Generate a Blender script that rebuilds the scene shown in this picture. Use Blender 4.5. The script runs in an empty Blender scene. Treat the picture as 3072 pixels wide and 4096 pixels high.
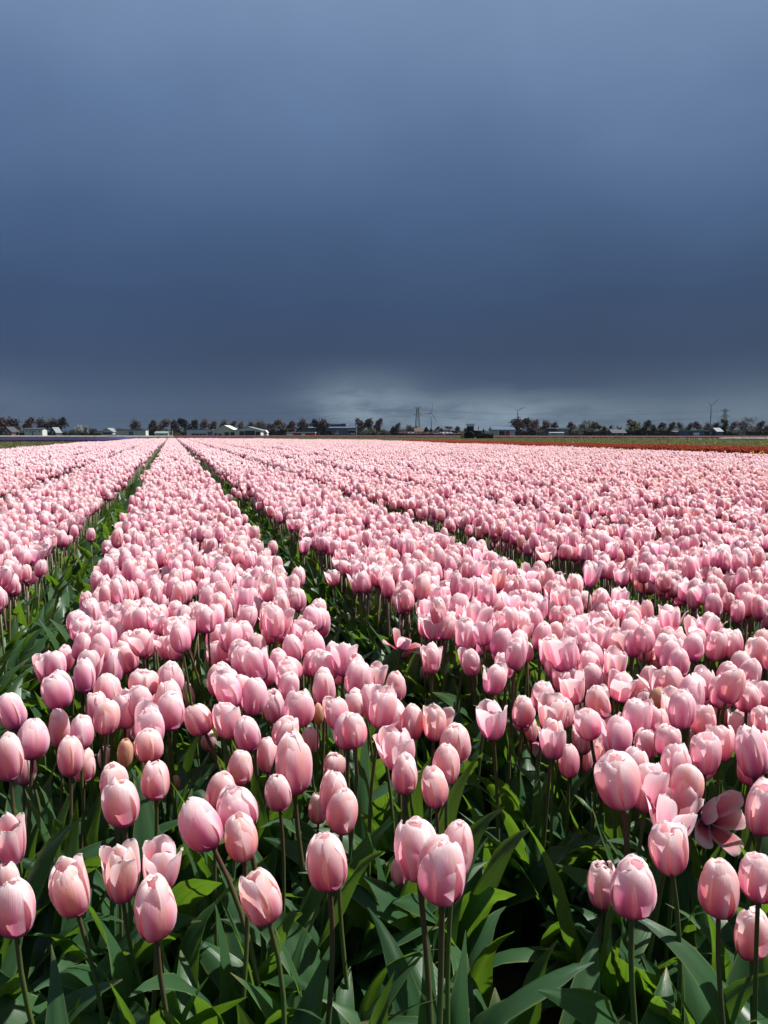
import bpy, bmesh, math, random
import numpy as np
from mathutils import Vector, Matrix, Quaternion, noise as mnoise

random.seed(7)
rng = np.random.default_rng(11)
scene = bpy.context.scene
COL = scene.collection
R = math.radians

# ------------------------------------------------------------------ camera
F = 800.0            # focal length in pixels of a 768 x 1024 picture
YH = 434.0           # horizon row
PITCH = math.atan((512 - YH) / F)
CAMZ = 1.0
cam_d = bpy.data.cameras.new('camera')
cam_d.sensor_fit = 'HORIZONTAL'
cam_d.sensor_width = 36.0
cam_d.lens = 36.0 * F / 768.0
cam_d.clip_start = 0.02
cam_d.clip_end = 20000
cam = bpy.data.objects.new('camera', cam_d)
cam.location = (0, 0, CAMZ)
cam.rotation_euler = (math.pi / 2 - PITCH, 0, 0)
COL.objects.link(cam)
scene.camera = cam

# ------------------------------------------------------------------ sun and sky
SUN_AZ, SUN_EL = R(74), R(56)          # azimuth to the right of the view direction
sun_d = bpy.data.lights.new('sun', 'SUN')
sun_d.energy = 5.0
sun_d.angle = R(0.55)
sun_d.color = (1.0, 0.965, 0.915)
sun = bpy.data.objects.new('sun', sun_d)
sv = Vector((math.sin(SUN_AZ) * math.cos(SUN_EL), math.cos(SUN_AZ) * math.cos(SUN_EL), math.sin(SUN_EL)))
sun.rotation_euler = sv.to_track_quat('Z', 'Y').to_euler()
sun.location = sv * 50
COL.objects.link(sun)

scene.view_settings.view_transform = 'Standard'
scene.view_settings.look = 'None'
scene.view_settings.gamma = 1
scene.view_settings.exposure = 0.70
scene.view_settings.use_curve_mapping = False


class NT:
    """tiny helper round a node tree"""
    def __init__(self, nt):
        self.nt = nt
        nt.nodes.clear()

    def n(self, t, **kw):
        nd = self.nt.nodes.new(t)
        for k, v in kw.items():
            setattr(nd, k, v)
        return nd

    def l(self, a, b):
        self.nt.links.new(a, b)

    def val(self, sock, v):
        if hasattr(v, 'is_output'):
            self.l(v, sock)
        else:
            sock.default_value = v

    def math(self, op, a, b=None, c=None, clamp=False):
        m = self.n('ShaderNodeMath', operation=op, use_clamp=clamp)
        self.val(m.inputs[0], a)
        if b is not None:
            self.val(m.inputs[1], b)
        if c is not None:
            self.val(m.inputs[2], c)
        return m.outputs[0]

    def step(self, v, a, b):
        m = self.n('ShaderNodeMapRange', interpolation_type='SMOOTHSTEP')
        self.val(m.inputs['Value'], v)
        m.inputs['From Min'].default_value = a
        m.inputs['From Max'].default_value = b
        return m.outputs['Result']

    def mix(self, f, a, b, mode='MIX'):
        m = self.n('ShaderNodeMix', data_type='RGBA', blend_type=mode)
        self.val(m.inputs[0], f)
        for s, v in ((m.inputs[6], a), (m.inputs[7], b)):
            if hasattr(v, 'is_output'):
                self.l(v, s)
            else:
                s.default_value = (*v, 1) if len(v) == 3 else v
        return m.outputs[2]

    def ramp(self, f, stops, interp='LINEAR'):
        r = self.n('ShaderNodeValToRGB')
        cr = r.color_ramp
        cr.interpolation = interp
        while len(cr.elements) > 1:
            cr.elements.remove(cr.elements[-1])
        for i, (p, c) in enumerate(stops):
            e = cr.elements[0] if i == 0 else cr.elements.new(p)
            e.position = p
            e.color = (*c, 1) if len(c) == 3 else c
        self.val(r.inputs[0], f)
        return r.outputs[0]

    def noise(self, vec, scale, detail=3, rough=.55):
        t = self.n('ShaderNodeTexNoise')
        t.inputs['Scale'].default_value = scale
        t.inputs['Detail'].default_value = detail
        t.inputs['Roughness'].default_value = rough
        if vec is not None:
            self.l(vec, t.inputs['Vector'])
        return t.outputs[0]


def srgb(h):
    c = [int(h[i:i + 2], 16) / 255 for i in (0, 2, 4)]
    return tuple(x / 12.92 if x <= .04045 else ((x + .055) / 1.055) ** 2.4 for x in c)


# world: a storm front fills the lower sky all round, above it a clear Nishita sky
world = bpy.data.worlds.new('World')
scene.world = world
world.use_nodes = True
W = NT(world.node_tree)
wout = W.n('ShaderNodeOutputWorld')
sky = W.n('ShaderNodeTexSky', sky_type='NISHITA')
sky.sun_disc = False
sky.sun_elevation = SUN_EL
sky.sun_rotation = SUN_AZ
bg_sky = W.n('ShaderNodeBackground')
bg_sky.inputs[1].default_value = 0.06
W.l(sky.outputs[0], bg_sky.inputs[0])
tc = W.n('ShaderNodeTexCoord')
sep = W.n('ShaderNodeSeparateXYZ')
W.l(tc.outputs['Generated'], sep.inputs[0])
# soft warping of the storm layers
mp = W.n('ShaderNodeMapping')
mp.inputs['Scale'].default_value = (2.2, 2.2, 7.0)
W.l(tc.outputs['Generated'], mp.inputs[0])
nz = W.noise(mp.outputs[0], 1.3, 4, .5)
el = W.math('ARCSINE', sep.outputs[2])
eld = W.math('MULTIPLY', el, 180 / math.pi)
az = W.math('ARCTAN2', sep.outputs[0], sep.outputs[1])
azd = W.math('MULTIPLY', az, 180 / math.pi)
wob = W.math('MULTIPLY', W.math('SUBTRACT', nz, .5), 4.5)
elw = W.math('ADD', eld, W.math('MULTIPLY', wob, W.step(eld, 1.0, 9.0)))
fac = W.math('DIVIDE', elw, 60.0, clamp=True)
storm = W.ramp(fac, [(0.0, srgb('485a6b')), (2.2 / 60, srgb('3f5066')), (5.5 / 60, srgb('384862')), (9.0 / 60, srgb('3a4e6d')),
                     (14.5 / 60, srgb('4a6386')), (21.0 / 60, srgb('657ea2')), (27.5 / 60, srgb('7f98b9')), (60 / 60, srgb('92aac9'))])
# uneven cloud: broad lighter and darker lobes and faint slanting rain
mp3 = W.n('ShaderNodeMapping')
mp3.inputs['Scale'].default_value = (3.0, 3.0, 3.4)
mp3.inputs['Rotation'].default_value = (0, R(18), 0)
W.l(tc.outputs['Generated'], mp3.inputs[0])
nz3 = W.noise(mp3.outputs[0], 1.0, 5, .5)
mp4 = W.n('ShaderNodeMapping')
mp4.inputs['Scale'].default_value = (16.0, 16.0, 1.6)
mp4.inputs['Rotation'].default_value = (0, R(14), 0)
W.l(tc.outputs['Generated'], mp4.inputs[0])
nz4 = W.noise(mp4.outputs[0], 1.0, 4, .55)
uneven = W.math('ADD', W.math('MULTIPLY_ADD', nz3, .42, .79), W.math('MULTIPLY_ADD', nz4, .05, -.025))
hv = W.n('ShaderNodeHueSaturation')
W.l(uneven, hv.inputs['Value'])
W.l(storm, hv.inputs['Color'])
storm = hv.outputs[0]


def gauss(x, c, w):
    d = W.math('DIVIDE', W.math('SUBTRACT', x, c), w)
    return W.math('POWER', math.e, W.math('MULTIPLY', W.math('MULTIPLY', d, d), -1.0))


# thin pale gap under the storm front near the horizon, broken up by rain streaks
mp2 = W.n('ShaderNodeMapping')
mp2.inputs['Scale'].default_value = (6.0, 6.0, 22.0)
W.l(tc.outputs['Generated'], mp2.inputs[0])
nz2 = W.noise(mp2.outputs[0], 1.7, 9, .62)
patch = W.step(nz2, .36, .64)
eln = W.math('ADD', eld, W.math('MULTIPLY', W.math('SUBTRACT', nz2, .5), 3.6))
g1 = W.math('MULTIPLY', gauss(azd, 7.5, 8.5), W.math('SUBTRACT', 1.0, W.step(eln, 1.7, 3.6)))
g2 = W.math('MULTIPLY', gauss(azd, -1.5, 4.0), gauss(eln, 2.7, 1.5))
g3 = W.math('MULTIPLY', gauss(azd, 27.0, 10.0), gauss(eln, 1.2, 2.2))
g4 = W.math('MULTIPLY', gauss(azd, -29.0, 5.0), gauss(eln, 2.2, 1.8))
glow = W.math('ADD', W.math('ADD', g1, W.math('MULTIPLY', g2, .9)), W.math('ADD', W.math('MULTIPLY', g3, .45), W.math('MULTIPLY', g4, .45)), clamp=True)
glow = W.math('MULTIPLY', glow, W.math('ADD', W.math('MULTIPLY', patch, .62), .38))
storm = W.mix(W.math('MULTIPLY', glow, .95), storm, srgb('8598a4'))
# the left of the front is a little deeper blue, the right greyer and paler
side = W.step(azd, -30.0, 35.0)
storm = W.mix(W.math('MULTIPLY', W.math('SUBTRACT', 1.0, side), .18), storm, srgb('324d7c'))
bg_storm = W.n('ShaderNodeBackground')
bg_storm.inputs[1].default_value = 0.615   # 2 ** -exposure
W.l(storm, bg_storm.inputs[0])
mixw = W.n('ShaderNodeMixShader')
W.l(W.step(eld, 34.0, 62.0), mixw.inputs[0])
W.l(bg_storm.outputs[0], mixw.inputs[1])
W.l(bg_sky.outputs[0], mixw.inputs[2])
W.l(mixw.outputs[0], wout.inputs[0])


# ------------------------------------------------------------------ helpers
def ray(px, py):
    """direction in the world of a picture point (768 x 1024 pixels)"""
    xc, yc = (px - 384) / F, (512 - py) / F
    return Vector((xc, math.cos(PITCH) + yc * math.sin(PITCH), -math.sin(PITCH) + yc * math.cos(PITCH)))


def on_plane(px, py, z):
    d = ray(px, py)
    t = (z - CAMZ) / d.z
    return Vector((d.x * t, d.y * t, z))


def far_x(fx, Y):
    """world x of a column (full-resolution pixels) at ground distance Y"""
    d = ray(fx / 4, YH)
    return d.x / d.y * Y


def far_z(fy, Y):
    d = ray(384, fy / 4)
    return CAMZ + d.z / d.y * Y


def project(p):
    v = Vector(p) - Vector((0, 0, CAMZ))
    dep = v.y * math.cos(PITCH) - v.z * math.sin(PITCH)
    up = v.y * math.sin(PITCH) + v.z * math.cos(PITCH)
    return 384 + F * v.x / dep, 512 - F * up / dep, dep


def tag(o, label=None, cat=None, group=None, kind=None):
    if label:
        o['label'] = label
    if cat:
        o['category'] = cat
    if group:
        o['group'] = group
    if kind:
        o['kind'] = kind
    return o


def empty(name, loc, rz=0.0):
    o = bpy.data.objects.new(name, None)
    o.empty_display_size = .1
    o.location = loc
    o.rotation_euler = (0, 0, rz)
    COL.objects.link(o)
    return o


def link(name, me, parent=None, mw=None):
    o = bpy.data.objects.new(name, me)
    COL.objects.link(o)
    if parent is not None:
        o.parent = parent
    if mw is not None:
        o.matrix_local = mw
    return o


class MB:
    """collects faces and becomes one mesh"""
    def __init__(self):
        self.v, self.f, self.uv, self.mi = [], [], [], []
        self.m = 0

    def face(self, idx, uvs=None):
        self.f.append(idx)
        self.uv.append(uvs if uvs else [(0, 0)] * len(idx))
        self.mi.append(self.m)

    def grid(self, pts, uvs, closed=False):
        """pts: rows x cols of Vectors"""
        b = len(self.v)
        nr, nc = len(pts), len(pts[0])
        for r in pts:
            self.v.extend([tuple(p) for p in r])
        for i in range(nr - 1):
            for j in range(nc if closed else nc - 1):
                k = (j + 1) % nc
                a = [b + i * nc + j, b + i * nc + k, b + (i + 1) * nc + k, b + (i + 1) * nc + j]
                self.face(a, [uvs[i][j], uvs[i][k], uvs[i + 1][k], uvs[i + 1][j]])

    def box(self, x0, x1, y0, y1, z0, z1):
        b = len(self.v)
        self.v += [(x, y, z) for z in (z0, z1) for y in (y0, y1) for x in (x0, x1)]
        for q in ((0, 2, 3, 1), (4, 5, 7, 6), (0, 1, 5, 4), (1, 3, 7, 5), (3, 2, 6, 7), (2, 0, 4, 6)):
            self.face([b + i for i in q])

    def prism(self, prof, axis, a0, a1):
        """prof: closed outline of (h, z); extruded along axis 'x' or 'y'"""
        b, n = len(self.v), len(prof)
        for a in (a0, a1):
            for h, z in prof:
                self.v.append((a, h, z) if axis == 'x' else (h, a, z))
        self.face(list(range(b, b + n)))
        self.face(list(range(b + 2 * n - 1, b + n - 1, -1)))
        for i in range(n):
            j = (i + 1) % n
            self.face([b + i, b + n + i, b + n + j, b + j])

    def tube(self, path, rad, n=6):
        path = [Vector(p) for p in path]
        rad = rad if hasattr(rad, '__len__') else [rad] * len(path)
        pts, uvs = [], []
        for i, p in enumerate(path):
            t = (path[min(i + 1, len(path) - 1)] - path[max(i - 1, 0)]).normalized()
            a = t.orthogonal().normalized() if i == 0 else (a - t * a.dot(t)).normalized()
            c = t.cross(a)
            pts.append([p + (a * math.cos(2 * math.pi * k / n) + c * math.sin(2 * math.pi * k / n)) * rad[i] for k in range(n)])
            uvs.append([(k / n, i / (len(path) - 1)) for k in range(n)])
        self.grid(pts, uvs, closed=True)
        b = len(self.v)
        self.v.append(tuple(path[-1]))
        for k in range(n):
            self.face([b - n + k, b - n + (k + 1) % n, b], [(0, 1)] * 3)

    def mesh(self, name, mats, smooth=False):
        me = bpy.data.meshes.new(name)
        me.from_pydata(self.v, [], self.f)
        uvl = me.uv_layers.new(name='UVMap')
        flat = [c for q in self.uv for p in q for c in p]
        uvl.data.foreach_set('uv', flat)
        for m in (mats if isinstance(mats, (list, tuple)) else [mats]):
            me.materials.append(m)
        me.polygons.foreach_set('material_index', self.mi)
        me.polygons.foreach_set('use_smooth', [smooth] * len(self.f))
        me.update()
        return me

    def build(self, name, mats, parent=None, smooth=False):
        return link(name, self.mesh(name, mats, smooth), parent)


# ------------------------------------------------------------------ materials
def new_mat(name):
    m = bpy.data.materials.new(name)
    m.use_nodes = True
    return m, NT(m.node_tree)


def plain(name, col, rough=.7, var=.25, scale=3.0, metal=0.0):
    """a painted or weathered surface with some wear in it"""
    m, T = new_mat(name)
    out = T.n('ShaderNodeOutputMaterial')
    b = T.n('ShaderNodeBsdfPrincipled')
    tc = T.n('ShaderNodeTexCoord')
    nz = T.noise(tc.outputs['Object'], scale, 4, .6)
    c = T.mix(T.step(nz, .3, .75), tuple(x * (1 - var) for x in col), tuple(min(1, x * (1 + var * .6)) for x in col))
    T.l(c, b.inputs['Base Color'])
    b.inputs['Roughness'].default_value = rough
    b.inputs['Metallic'].default_value = metal
    T.l(b.outputs[0], out.inputs[0])
    return m


def attr_tone(T):
    a = T.n('ShaderNodeAttribute', attribute_type='INSTANCER', attribute_name='tone')
    return a.outputs['Fac']


def petal_mat(name, kind='pink'):
    m, T = new_mat(name)
    out = T.n('ShaderNodeOutputMaterial')
    uv = T.n('ShaderNodeUVMap', uv_map='UVMap')
    sp = T.n('ShaderNodeSeparateXYZ')
    T.l(uv.outputs[0], sp.inputs[0])
    t, s = sp.outputs[0], sp.outputs[1]
    e = T.math('ABSOLUTE', T.math('MULTIPLY_ADD', t, 2.0, -1.0))
    oi = T.n('ShaderNodeObjectInfo')
    rnd = oi.outputs['Random']
    tone = attr_tone(T)
    geo = T.n('ShaderNodeNewGeometry')
    # streaks that run along the petal
    cv = T.n('ShaderNodeCombineXYZ')
    T.l(T.math('MULTIPLY', t, 44.0), cv.inputs[0])
    T.l(T.math('MULTIPLY', s, 1.6), cv.inputs[1])
    T.l(T.math('MULTIPLY', rnd, 40.0), cv.inputs[2])
    vein = T.noise(cv.outputs[0], 1.0, 3, .6)
    cw = T.n('ShaderNodeCombineXYZ')
    T.l(T.math('MULTIPLY', t, 2.5), cw.inputs[0])
    T.l(T.math('MULTIPLY', s, 2.0), cw.inputs[1])
    T.l(T.math('MULTIPLY', rnd, 90.0), cw.inputs[2])
    blot = T.noise(cw.outputs[0], 1.0, 2, .5)
    sj = T.math('ADD', s, T.math('MULTIPLY', T.math('SUBTRACT', blot, .5), .35))
    if kind == 'pink':
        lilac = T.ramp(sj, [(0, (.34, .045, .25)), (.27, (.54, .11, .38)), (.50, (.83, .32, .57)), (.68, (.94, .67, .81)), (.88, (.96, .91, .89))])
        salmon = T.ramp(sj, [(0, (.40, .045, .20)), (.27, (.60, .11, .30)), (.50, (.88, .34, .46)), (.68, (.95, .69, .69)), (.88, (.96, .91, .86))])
        base = T.mix(T.step(tone, .0, 1.0), lilac, salmon)
        flame = T.math('MULTIPLY', T.math('SUBTRACT', 1.0, T.step(e, .05, .62)),
                       T.math('MULTIPLY', T.step(sj, .22, .5), T.math('SUBTRACT', 1.0, T.step(sj, .72, .98))))
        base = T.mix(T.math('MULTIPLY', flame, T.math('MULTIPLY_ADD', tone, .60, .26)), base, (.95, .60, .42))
        edge = T.math('MULTIPLY', T.step(e, .42, .95), T.step(s, .12, .5))
        base = T.mix(T.math('MULTIPLY', edge, .88), base, (.97, .88, .87))
        base = T.mix(T.math('MULTIPLY', T.math('MULTIPLY', T.step(vein, .42, .8), blot), .52), base, (.72, .25, .38))
        inner = T.ramp(s, [(0, (.03, .01, .03)), (.17, (.04, .01, .04)), (.23, (.70, .03, .06)), (.45, (.82, .13, .18)), (.74, (.93, .48, .50)), (1, (.95, .82, .80))])
        inner = T.mix(T.math('MULTIPLY', T.step(e, .55, 1.0), .6), inner, (.92, .66, .66))
    elif kind == 'bud':
        base = T.ramp(sj, [(0, (.42, .22, .16)), (.35, (.60, .38, .20)), (.7, (.78, .55, .38)), (1, (.82, .66, .50))])
        inner = T.mix(0.0, (.8, .4, .3), (.8, .4, .3))
    elif kind == 'red':
        base = T.ramp(sj, [(0, (.22, .05, .02)), (.5, (.37, .055, .02)), (1, (.43, .10, .025))])
        inner = T.mix(0.0, (.6, .05, .02), (.6, .05, .02))
    elif kind == 'yellow':
        base = T.ramp(sj, [(0, (.40, .36, .05)), (.5, (.75, .58, .06)), (1, (.82, .68, .12))])
        inner = T.mix(0.0, (.8, .6, .05), (.8, .6, .05))
    elif kind == 'purple':
        lav = T.ramp(sj, [(0, (.03, .018, .075)), (1, (.065, .035, .145))])
        blu = T.ramp(sj, [(0, (.09, .085, .22)), (1, (.17, .16, .36))])
        base = T.mix(T.step(tone, .35, .8), lav, blu)
        inner = base
    elif kind == 'white':
        base = T.ramp(sj, [(0, (.34, .38, .28)), (1, (.55, .57, .48))])
        inner = base
    elif kind == 'mauve':
        base = T.ramp(sj, [(0, (.16, .06, .08)), (1, (.30, .13, .16))])
        inner = base
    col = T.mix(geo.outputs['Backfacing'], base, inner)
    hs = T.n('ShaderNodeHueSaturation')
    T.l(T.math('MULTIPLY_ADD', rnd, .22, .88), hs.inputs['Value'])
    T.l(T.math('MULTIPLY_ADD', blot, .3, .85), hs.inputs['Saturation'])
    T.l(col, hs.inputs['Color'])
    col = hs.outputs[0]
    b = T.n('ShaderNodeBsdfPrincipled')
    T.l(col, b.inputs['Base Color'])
    b.inputs['Roughness'].default_value = .56
    b.inputs['Specular IOR Level'].default_value = .26
    b.inputs['Sheen Weight'].default_value = .12
    b.inputs['Sheen Roughness'].default_value = .4
    bp = T.n('ShaderNodeBump')
    bp.inputs['Strength'].default_value = .4
    bp.inputs['Distance'].default_value = .002
    T.l(vein, bp.inputs['Height'])
    T.l(bp.outputs[0], b.inputs['Normal'])
    tr = T.n('ShaderNodeBsdfTranslucent')
    sat = T.n('ShaderNodeHueSaturation')
    sat.inputs['Saturation'].default_value = 1.0
    sat.inputs['Value'].default_value = 1.06
    # light that passes through takes the colour of the whole petal, whichever face it leaves by
    body = T.mix(.22, base, inner) if kind == 'pink' else base
    body = T.mix(T.step(s, .0, .3), body, T.mix(.08, body, (.95, .76, .88))) if kind == 'pink' else body
    # the dark pigment at the foot of the petal holds the light back
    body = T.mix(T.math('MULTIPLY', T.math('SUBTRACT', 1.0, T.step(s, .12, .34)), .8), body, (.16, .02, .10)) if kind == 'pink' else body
    T.l(body if kind == 'pink' else col, sat.inputs['Color'])
    T.l(sat.outputs[0], tr.inputs[0])
    mx = T.n('ShaderNodeMixShader')
    mx.inputs[0].default_value = .58
    T.l(b.outputs[0], mx.inputs[1])
    T.l(tr.outputs[0], mx.inputs[2])
    T.l(mx.outputs[0], out.inputs[0])
    return m


def leaf_mat(name, cols=((.022, .070, .032), (.052, .120, .044)), trans=(.17, .34, .02), tw=.42, rough=.36):
    m, T = new_mat(name)
    out = T.n('ShaderNodeOutputMaterial')
    uv = T.n('ShaderNodeUVMap', uv_map='UVMap')
    sp = T.n('ShaderNodeSeparateXYZ')
    T.l(uv.outputs[0], sp.inputs[0])
    t, s = sp.outputs[0], sp.outputs[1]
    e = T.math('ABSOLUTE', T.math('MULTIPLY_ADD', t, 2.0, -1.0))
    oi = T.n('ShaderNodeObjectInfo')
    rnd = oi.outputs['Random']
    cv = T.n('ShaderNodeCombineXYZ')
    T.l(T.math('MULTIPLY', t, 34.0), cv.inputs[0])
    T.l(T.math('MULTIPLY', s, 1.2), cv.inputs[1])
    T.l(T.math('MULTIPLY', rnd, 40.0), cv.inputs[2])
    vein = T.noise(cv.outputs[0], 1.0, 2, .5)
    cw = T.n('ShaderNodeCombineXYZ')
    T.l(T.math('MULTIPLY', t, 2.0), cw.inputs[0])
    T.l(T.math('MULTIPLY', s, 5.0), cw.inputs[1])
    T.l(T.math('MULTIPLY', rnd, 70.0), cw.inputs[2])
    blot = T.noise(cw.outputs[0], 1.0, 3, .6)
    c = T.mix(T.math('MULTIPLY_ADD', blot, .6, T.math('MULTIPLY', rnd, .5), clamp=True), cols[0], cols[1])
    c = T.mix(T.math('MULTIPLY', T.step(vein, .4, .7), .35), c, (.035, .085, .040))
    c = T.mix(T.math('MULTIPLY', T.step(e, .86, 1.0), .6), c, (.16, .22, .07))
    c = T.mix(T.math('MULTIPLY', T.math('MULTIPLY', T.step(s, .9, 1.0), T.step(rnd, .6, .9)), .7), c, (.22, .19, .08))
    b = T.n('ShaderNodeBsdfPrincipled')
    T.l(c, b.inputs['Base Color'])
    T.l(T.math('MULTIPLY_ADD', blot, .2, rough - .08), b.inputs['Roughness'])
    b.inputs['Specular IOR Level'].default_value = .38
    bp = T.n('ShaderNodeBump')
    bp.inputs['Strength'].default_value = .25
    bp.inputs['Distance'].default_value = .002
    T.l(vein, bp.inputs['Height'])
    T.l(bp.outputs[0], b.inputs['Normal'])
    tr = T.n('ShaderNodeBsdfTranslucent')
    trc = T.mix(T.math('MULTIPLY', blot, .6), trans, tuple(x * .5 for x in trans))
    trc = T.mix(T.math('MULTIPLY', T.step(vein, .42, .66), .55), trc, tuple(x * .45 for x in trans))
    T.l(T.mix(T.math('MULTIPLY', T.math('SUBTRACT', 1.0, T.step(e, .0, .14)), .5), trc, tuple(x * .4 for x in trans)), tr.inputs[0])
    mx = T.n('ShaderNodeMixShader')
    mx.inputs[0].default_value = tw
    T.l(b.outputs[0], mx.inputs[1])
    T.l(tr.outputs[0], mx.inputs[2])
    T.l(mx.outputs[0], out.inputs[0])
    return m


def stem_mat():
    m, T = new_mat('tulip_stem')
    out = T.n('ShaderNodeOutputMaterial')
    uv = T.n('ShaderNodeUVMap', uv_map='UVMap')
    sp = T.n('ShaderNodeSeparateXYZ')
    T.l(uv.outputs[0], sp.inputs[0])
    oi = T.n('ShaderNodeObjectInfo')
    s = T.math('ADD', sp.outputs[1], T.math('MULTIPLY_ADD', oi.outputs['Random'], .4, -.2))
    c = T.ramp(s, [(0, (.045, .10, .022)), (.5, (.065, .105, .024)), (.8, (.08, .065, .028)), (1, (.10, .045, .034))])
    b = T.n('ShaderNodeBsdfPrincipled')
    T.l(c, b.inputs['Base Color'])
    b.inputs['Roughness'].default_value = .45
    b.inputs['Subsurface Weight'].default_value = 0.0
    T.l(b.outputs[0], out.inputs[0])
    return m


M = {}
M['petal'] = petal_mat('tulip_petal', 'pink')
M['bud'] = petal_mat('tulip_bud_petal', 'bud')
for k in ('red', 'yellow', 'purple', 'white', 'mauve'):
    M[k] = petal_mat(k + '_petal', k)
M['leaf'] = leaf_mat('tulip_leaf')
M['leaf_olive'] = leaf_mat('field_leaf', ((.07, .085, .025), (.12, .13, .035)), (.20, .22, .03), .3, .5)
M['stem'] = stem_mat()
M['dark'] = plain('stamen_dark', (.012, .006, .014), .6)
M['pistil'] = plain('pistil', (.35, .33, .12), .5)

# ------------------------------------------------------------------ ground
def ground():
    b = MB()
    b.v = [(-9000, -9000, 0), (9000, -9000, 0), (9000, 9000, 0), (-9000, 9000, 0)]
    b.face([0, 1, 2, 3], [(0, 0), (1, 0), (1, 1), (0, 1)])
    m, T = new_mat('soil')
    out = T.n('ShaderNodeOutputMaterial')
    bs = T.n('ShaderNodeBsdfPrincipled')
    g = T.n('ShaderNodeNewGeometry')
    n1 = T.noise(g.outputs['Position'], 14.0, 6, .65)
    n2 = T.noise(g.outputs['Position'], .02, 4, .6)
    soil = T.ramp(n1, [(.25, (.012, .009, .007)), (.55, (.032, .024, .017)), (.8, (.060, .046, .034))])
    grass = T.mix(n1, (.035, .050, .018), (.065, .075, .028))
    ln = T.n('ShaderNodeVectorMath', operation='LENGTH')
    T.l(g.outputs['Position'], ln.inputs[0])
    far = T.math('MULTIPLY', T.step(ln.outputs['Value'], 120, 170), T.step(n2, .3, .55))
    T.l(T.mix(far, soil, grass), bs.inputs['Base Color'])
    bs.inputs['Roughness'].default_value = .95
    bp = T.n('ShaderNodeBump')
    bp.inputs['Strength'].default_value = .8
    bp.inputs['Distance'].default_value = .03
    T.l(n1, bp.inputs['Height'])
    T.l(bp.outputs[0], bs.inputs['Normal'])
    T.l(bs.outputs[0], out.inputs[0])
    tag(b.build('ground', m), kind='structure')


ground()


# ------------------------------------------------------------------ tulip flower
PROF = {   # (radius, height) along a petal, head width 1, head height 1.38
    0: [(.03, 0), (.23, .035), (.385, .17), (.47, .38), (.50, .60), (.49, .84), (.435, 1.07), (.31, 1.26), (.13, 1.38)],
    1: [(.03, 0), (.23, .035), (.39, .17), (.48, .38), (.515, .62), (.52, .86), (.48, 1.08), (.40, 1.27), (.27, 1.40)],
    2: [(.03, 0), (.24, .03), (.40, .15), (.50, .36), (.56, .60), (.60, .85), (.61, 1.08), (.62, 1.26), (.66, 1.38)],
    3: [(.03, 0), (.27, .02), (.46, .12), (.62, .32), (.74, .56), (.83, .80), (.91, 1.00), (1.00, 1.15), (1.09, 1.22)],
    4: [(.03, 0), (.32, .0), (.60, .03), (.86, .12), (1.08, .24), (1.26, .36), (1.42, .42), (1.56, .42), (1.66, .36)],
}
HALF_S = [0, .10, .25, .42, .58, .72, .84, .92, .965, .99, 1.0]
HALF_W = [.10, .25, .40, .48, .50, .485, .43, .34, .23, .12, .02]


def petal_grid(b, cls, inner, seed, ns=13, nt=9, phi=0.0, scale=None):
    """one petal: cup-shaped patch in the +x direction, turned by phi about z"""
    r0 = random.Random(seed * 17 + cls * 5 + (3 if inner else 0))
    P = PROF[cls]
    ss = np.linspace(0, 1, len(P))
    wob = [r0.uniform(-1, 1) for _ in range(12)]
    fl = r0.uniform(-.06, .06)
    topb = r0.uniform(-.05, .05)
    rows, uvs = [], []
    for i in range(ns):
        s = i / (ns - 1)
        s = 1 - (1 - s) ** 1.22
        rr = float(np.interp(s, ss, [p[0] for p in P]))
        zz = float(np.interp(s, ss, [p[1] for p in P]))
        # smooth the polyline
        for d in (-.05, .05):
            rr += float(np.interp(min(1, max(0, s + d)), ss, [p[0] for p in P]))
            zz += float(np.interp(min(1, max(0, s + d)), ss, [p[1] for p in P]))
        rr, zz = rr / 3, zz / 3
        if i == 0:
            rr, zz = .02, 0.0
        if inner:
            rr = rr * .90 + (.03 * s)
            zz = zz * (1.0 + .03 * (1 if cls < 2 else 0))
        rr += fl * s * s
        zz *= 1 + topb
        hw = float(np.interp(s, HALF_S, HALF_W)) * (.93 if inner else 1.0)
        row, ur = [], []
        for j in range(nt):
            t = -1 + 2 * j / (nt - 1)
            x = hw * t
            rc = max(rr, .19) * ((1.24 if not inner else 1.1) if cls < 2 else 1.0 if cls == 2 else 1.35)
            ang = x / rc
            if abs(ang) > 1.9:
                ang = math.copysign(1.9, ang)
            lift = .028 * math.sin(5.5 * s + 3 * wob[0] + (1.4 if t > 0 else 0)) * t * t * (.4 + s)
            lift += .03 * wob[1] * t * s + .018 * math.sin(9 * s + wob[2] * 4) * abs(t) ** 3
            groove = -.020 * math.exp(-(t / .16) ** 2) * math.sin(math.pi * min(1, s * 1.05)) * (1 if not inner else .6)
            rad = rr - rc + rc * math.cos(ang) + lift + groove
            lat = rc * math.sin(ang)
            z = zz - .06 * t * t * s * s + .02 * math.sin(4 * t + 6 * wob[3]) * s ** 4 + .015 * math.sin(9 * t + 5 * wob[4]) * s ** 6
            cx = rad * math.cos(phi) - lat * math.sin(phi)
            cy = rad * math.sin(phi) + lat * math.cos(phi)
            p = Vector((cx, cy, z))
            row.append(p * scale if scale else p)
            ur.append(((t + 1) / 2, s))
        rows.append(row)
        uvs.append(ur)
    b.grid(rows, uvs)


def petal_mesh(cls, inner, seed, mat):
    b = MB()
    petal_grid(b, cls, inner, seed)
    return b.mesh('petal_mesh', mat, True)


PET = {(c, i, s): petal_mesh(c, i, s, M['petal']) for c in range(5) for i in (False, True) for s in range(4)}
PET_BUD = {(0, i, s): petal_mesh(0, i, s, M['bud']) for i in (False, True) for s in range(2)}


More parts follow.
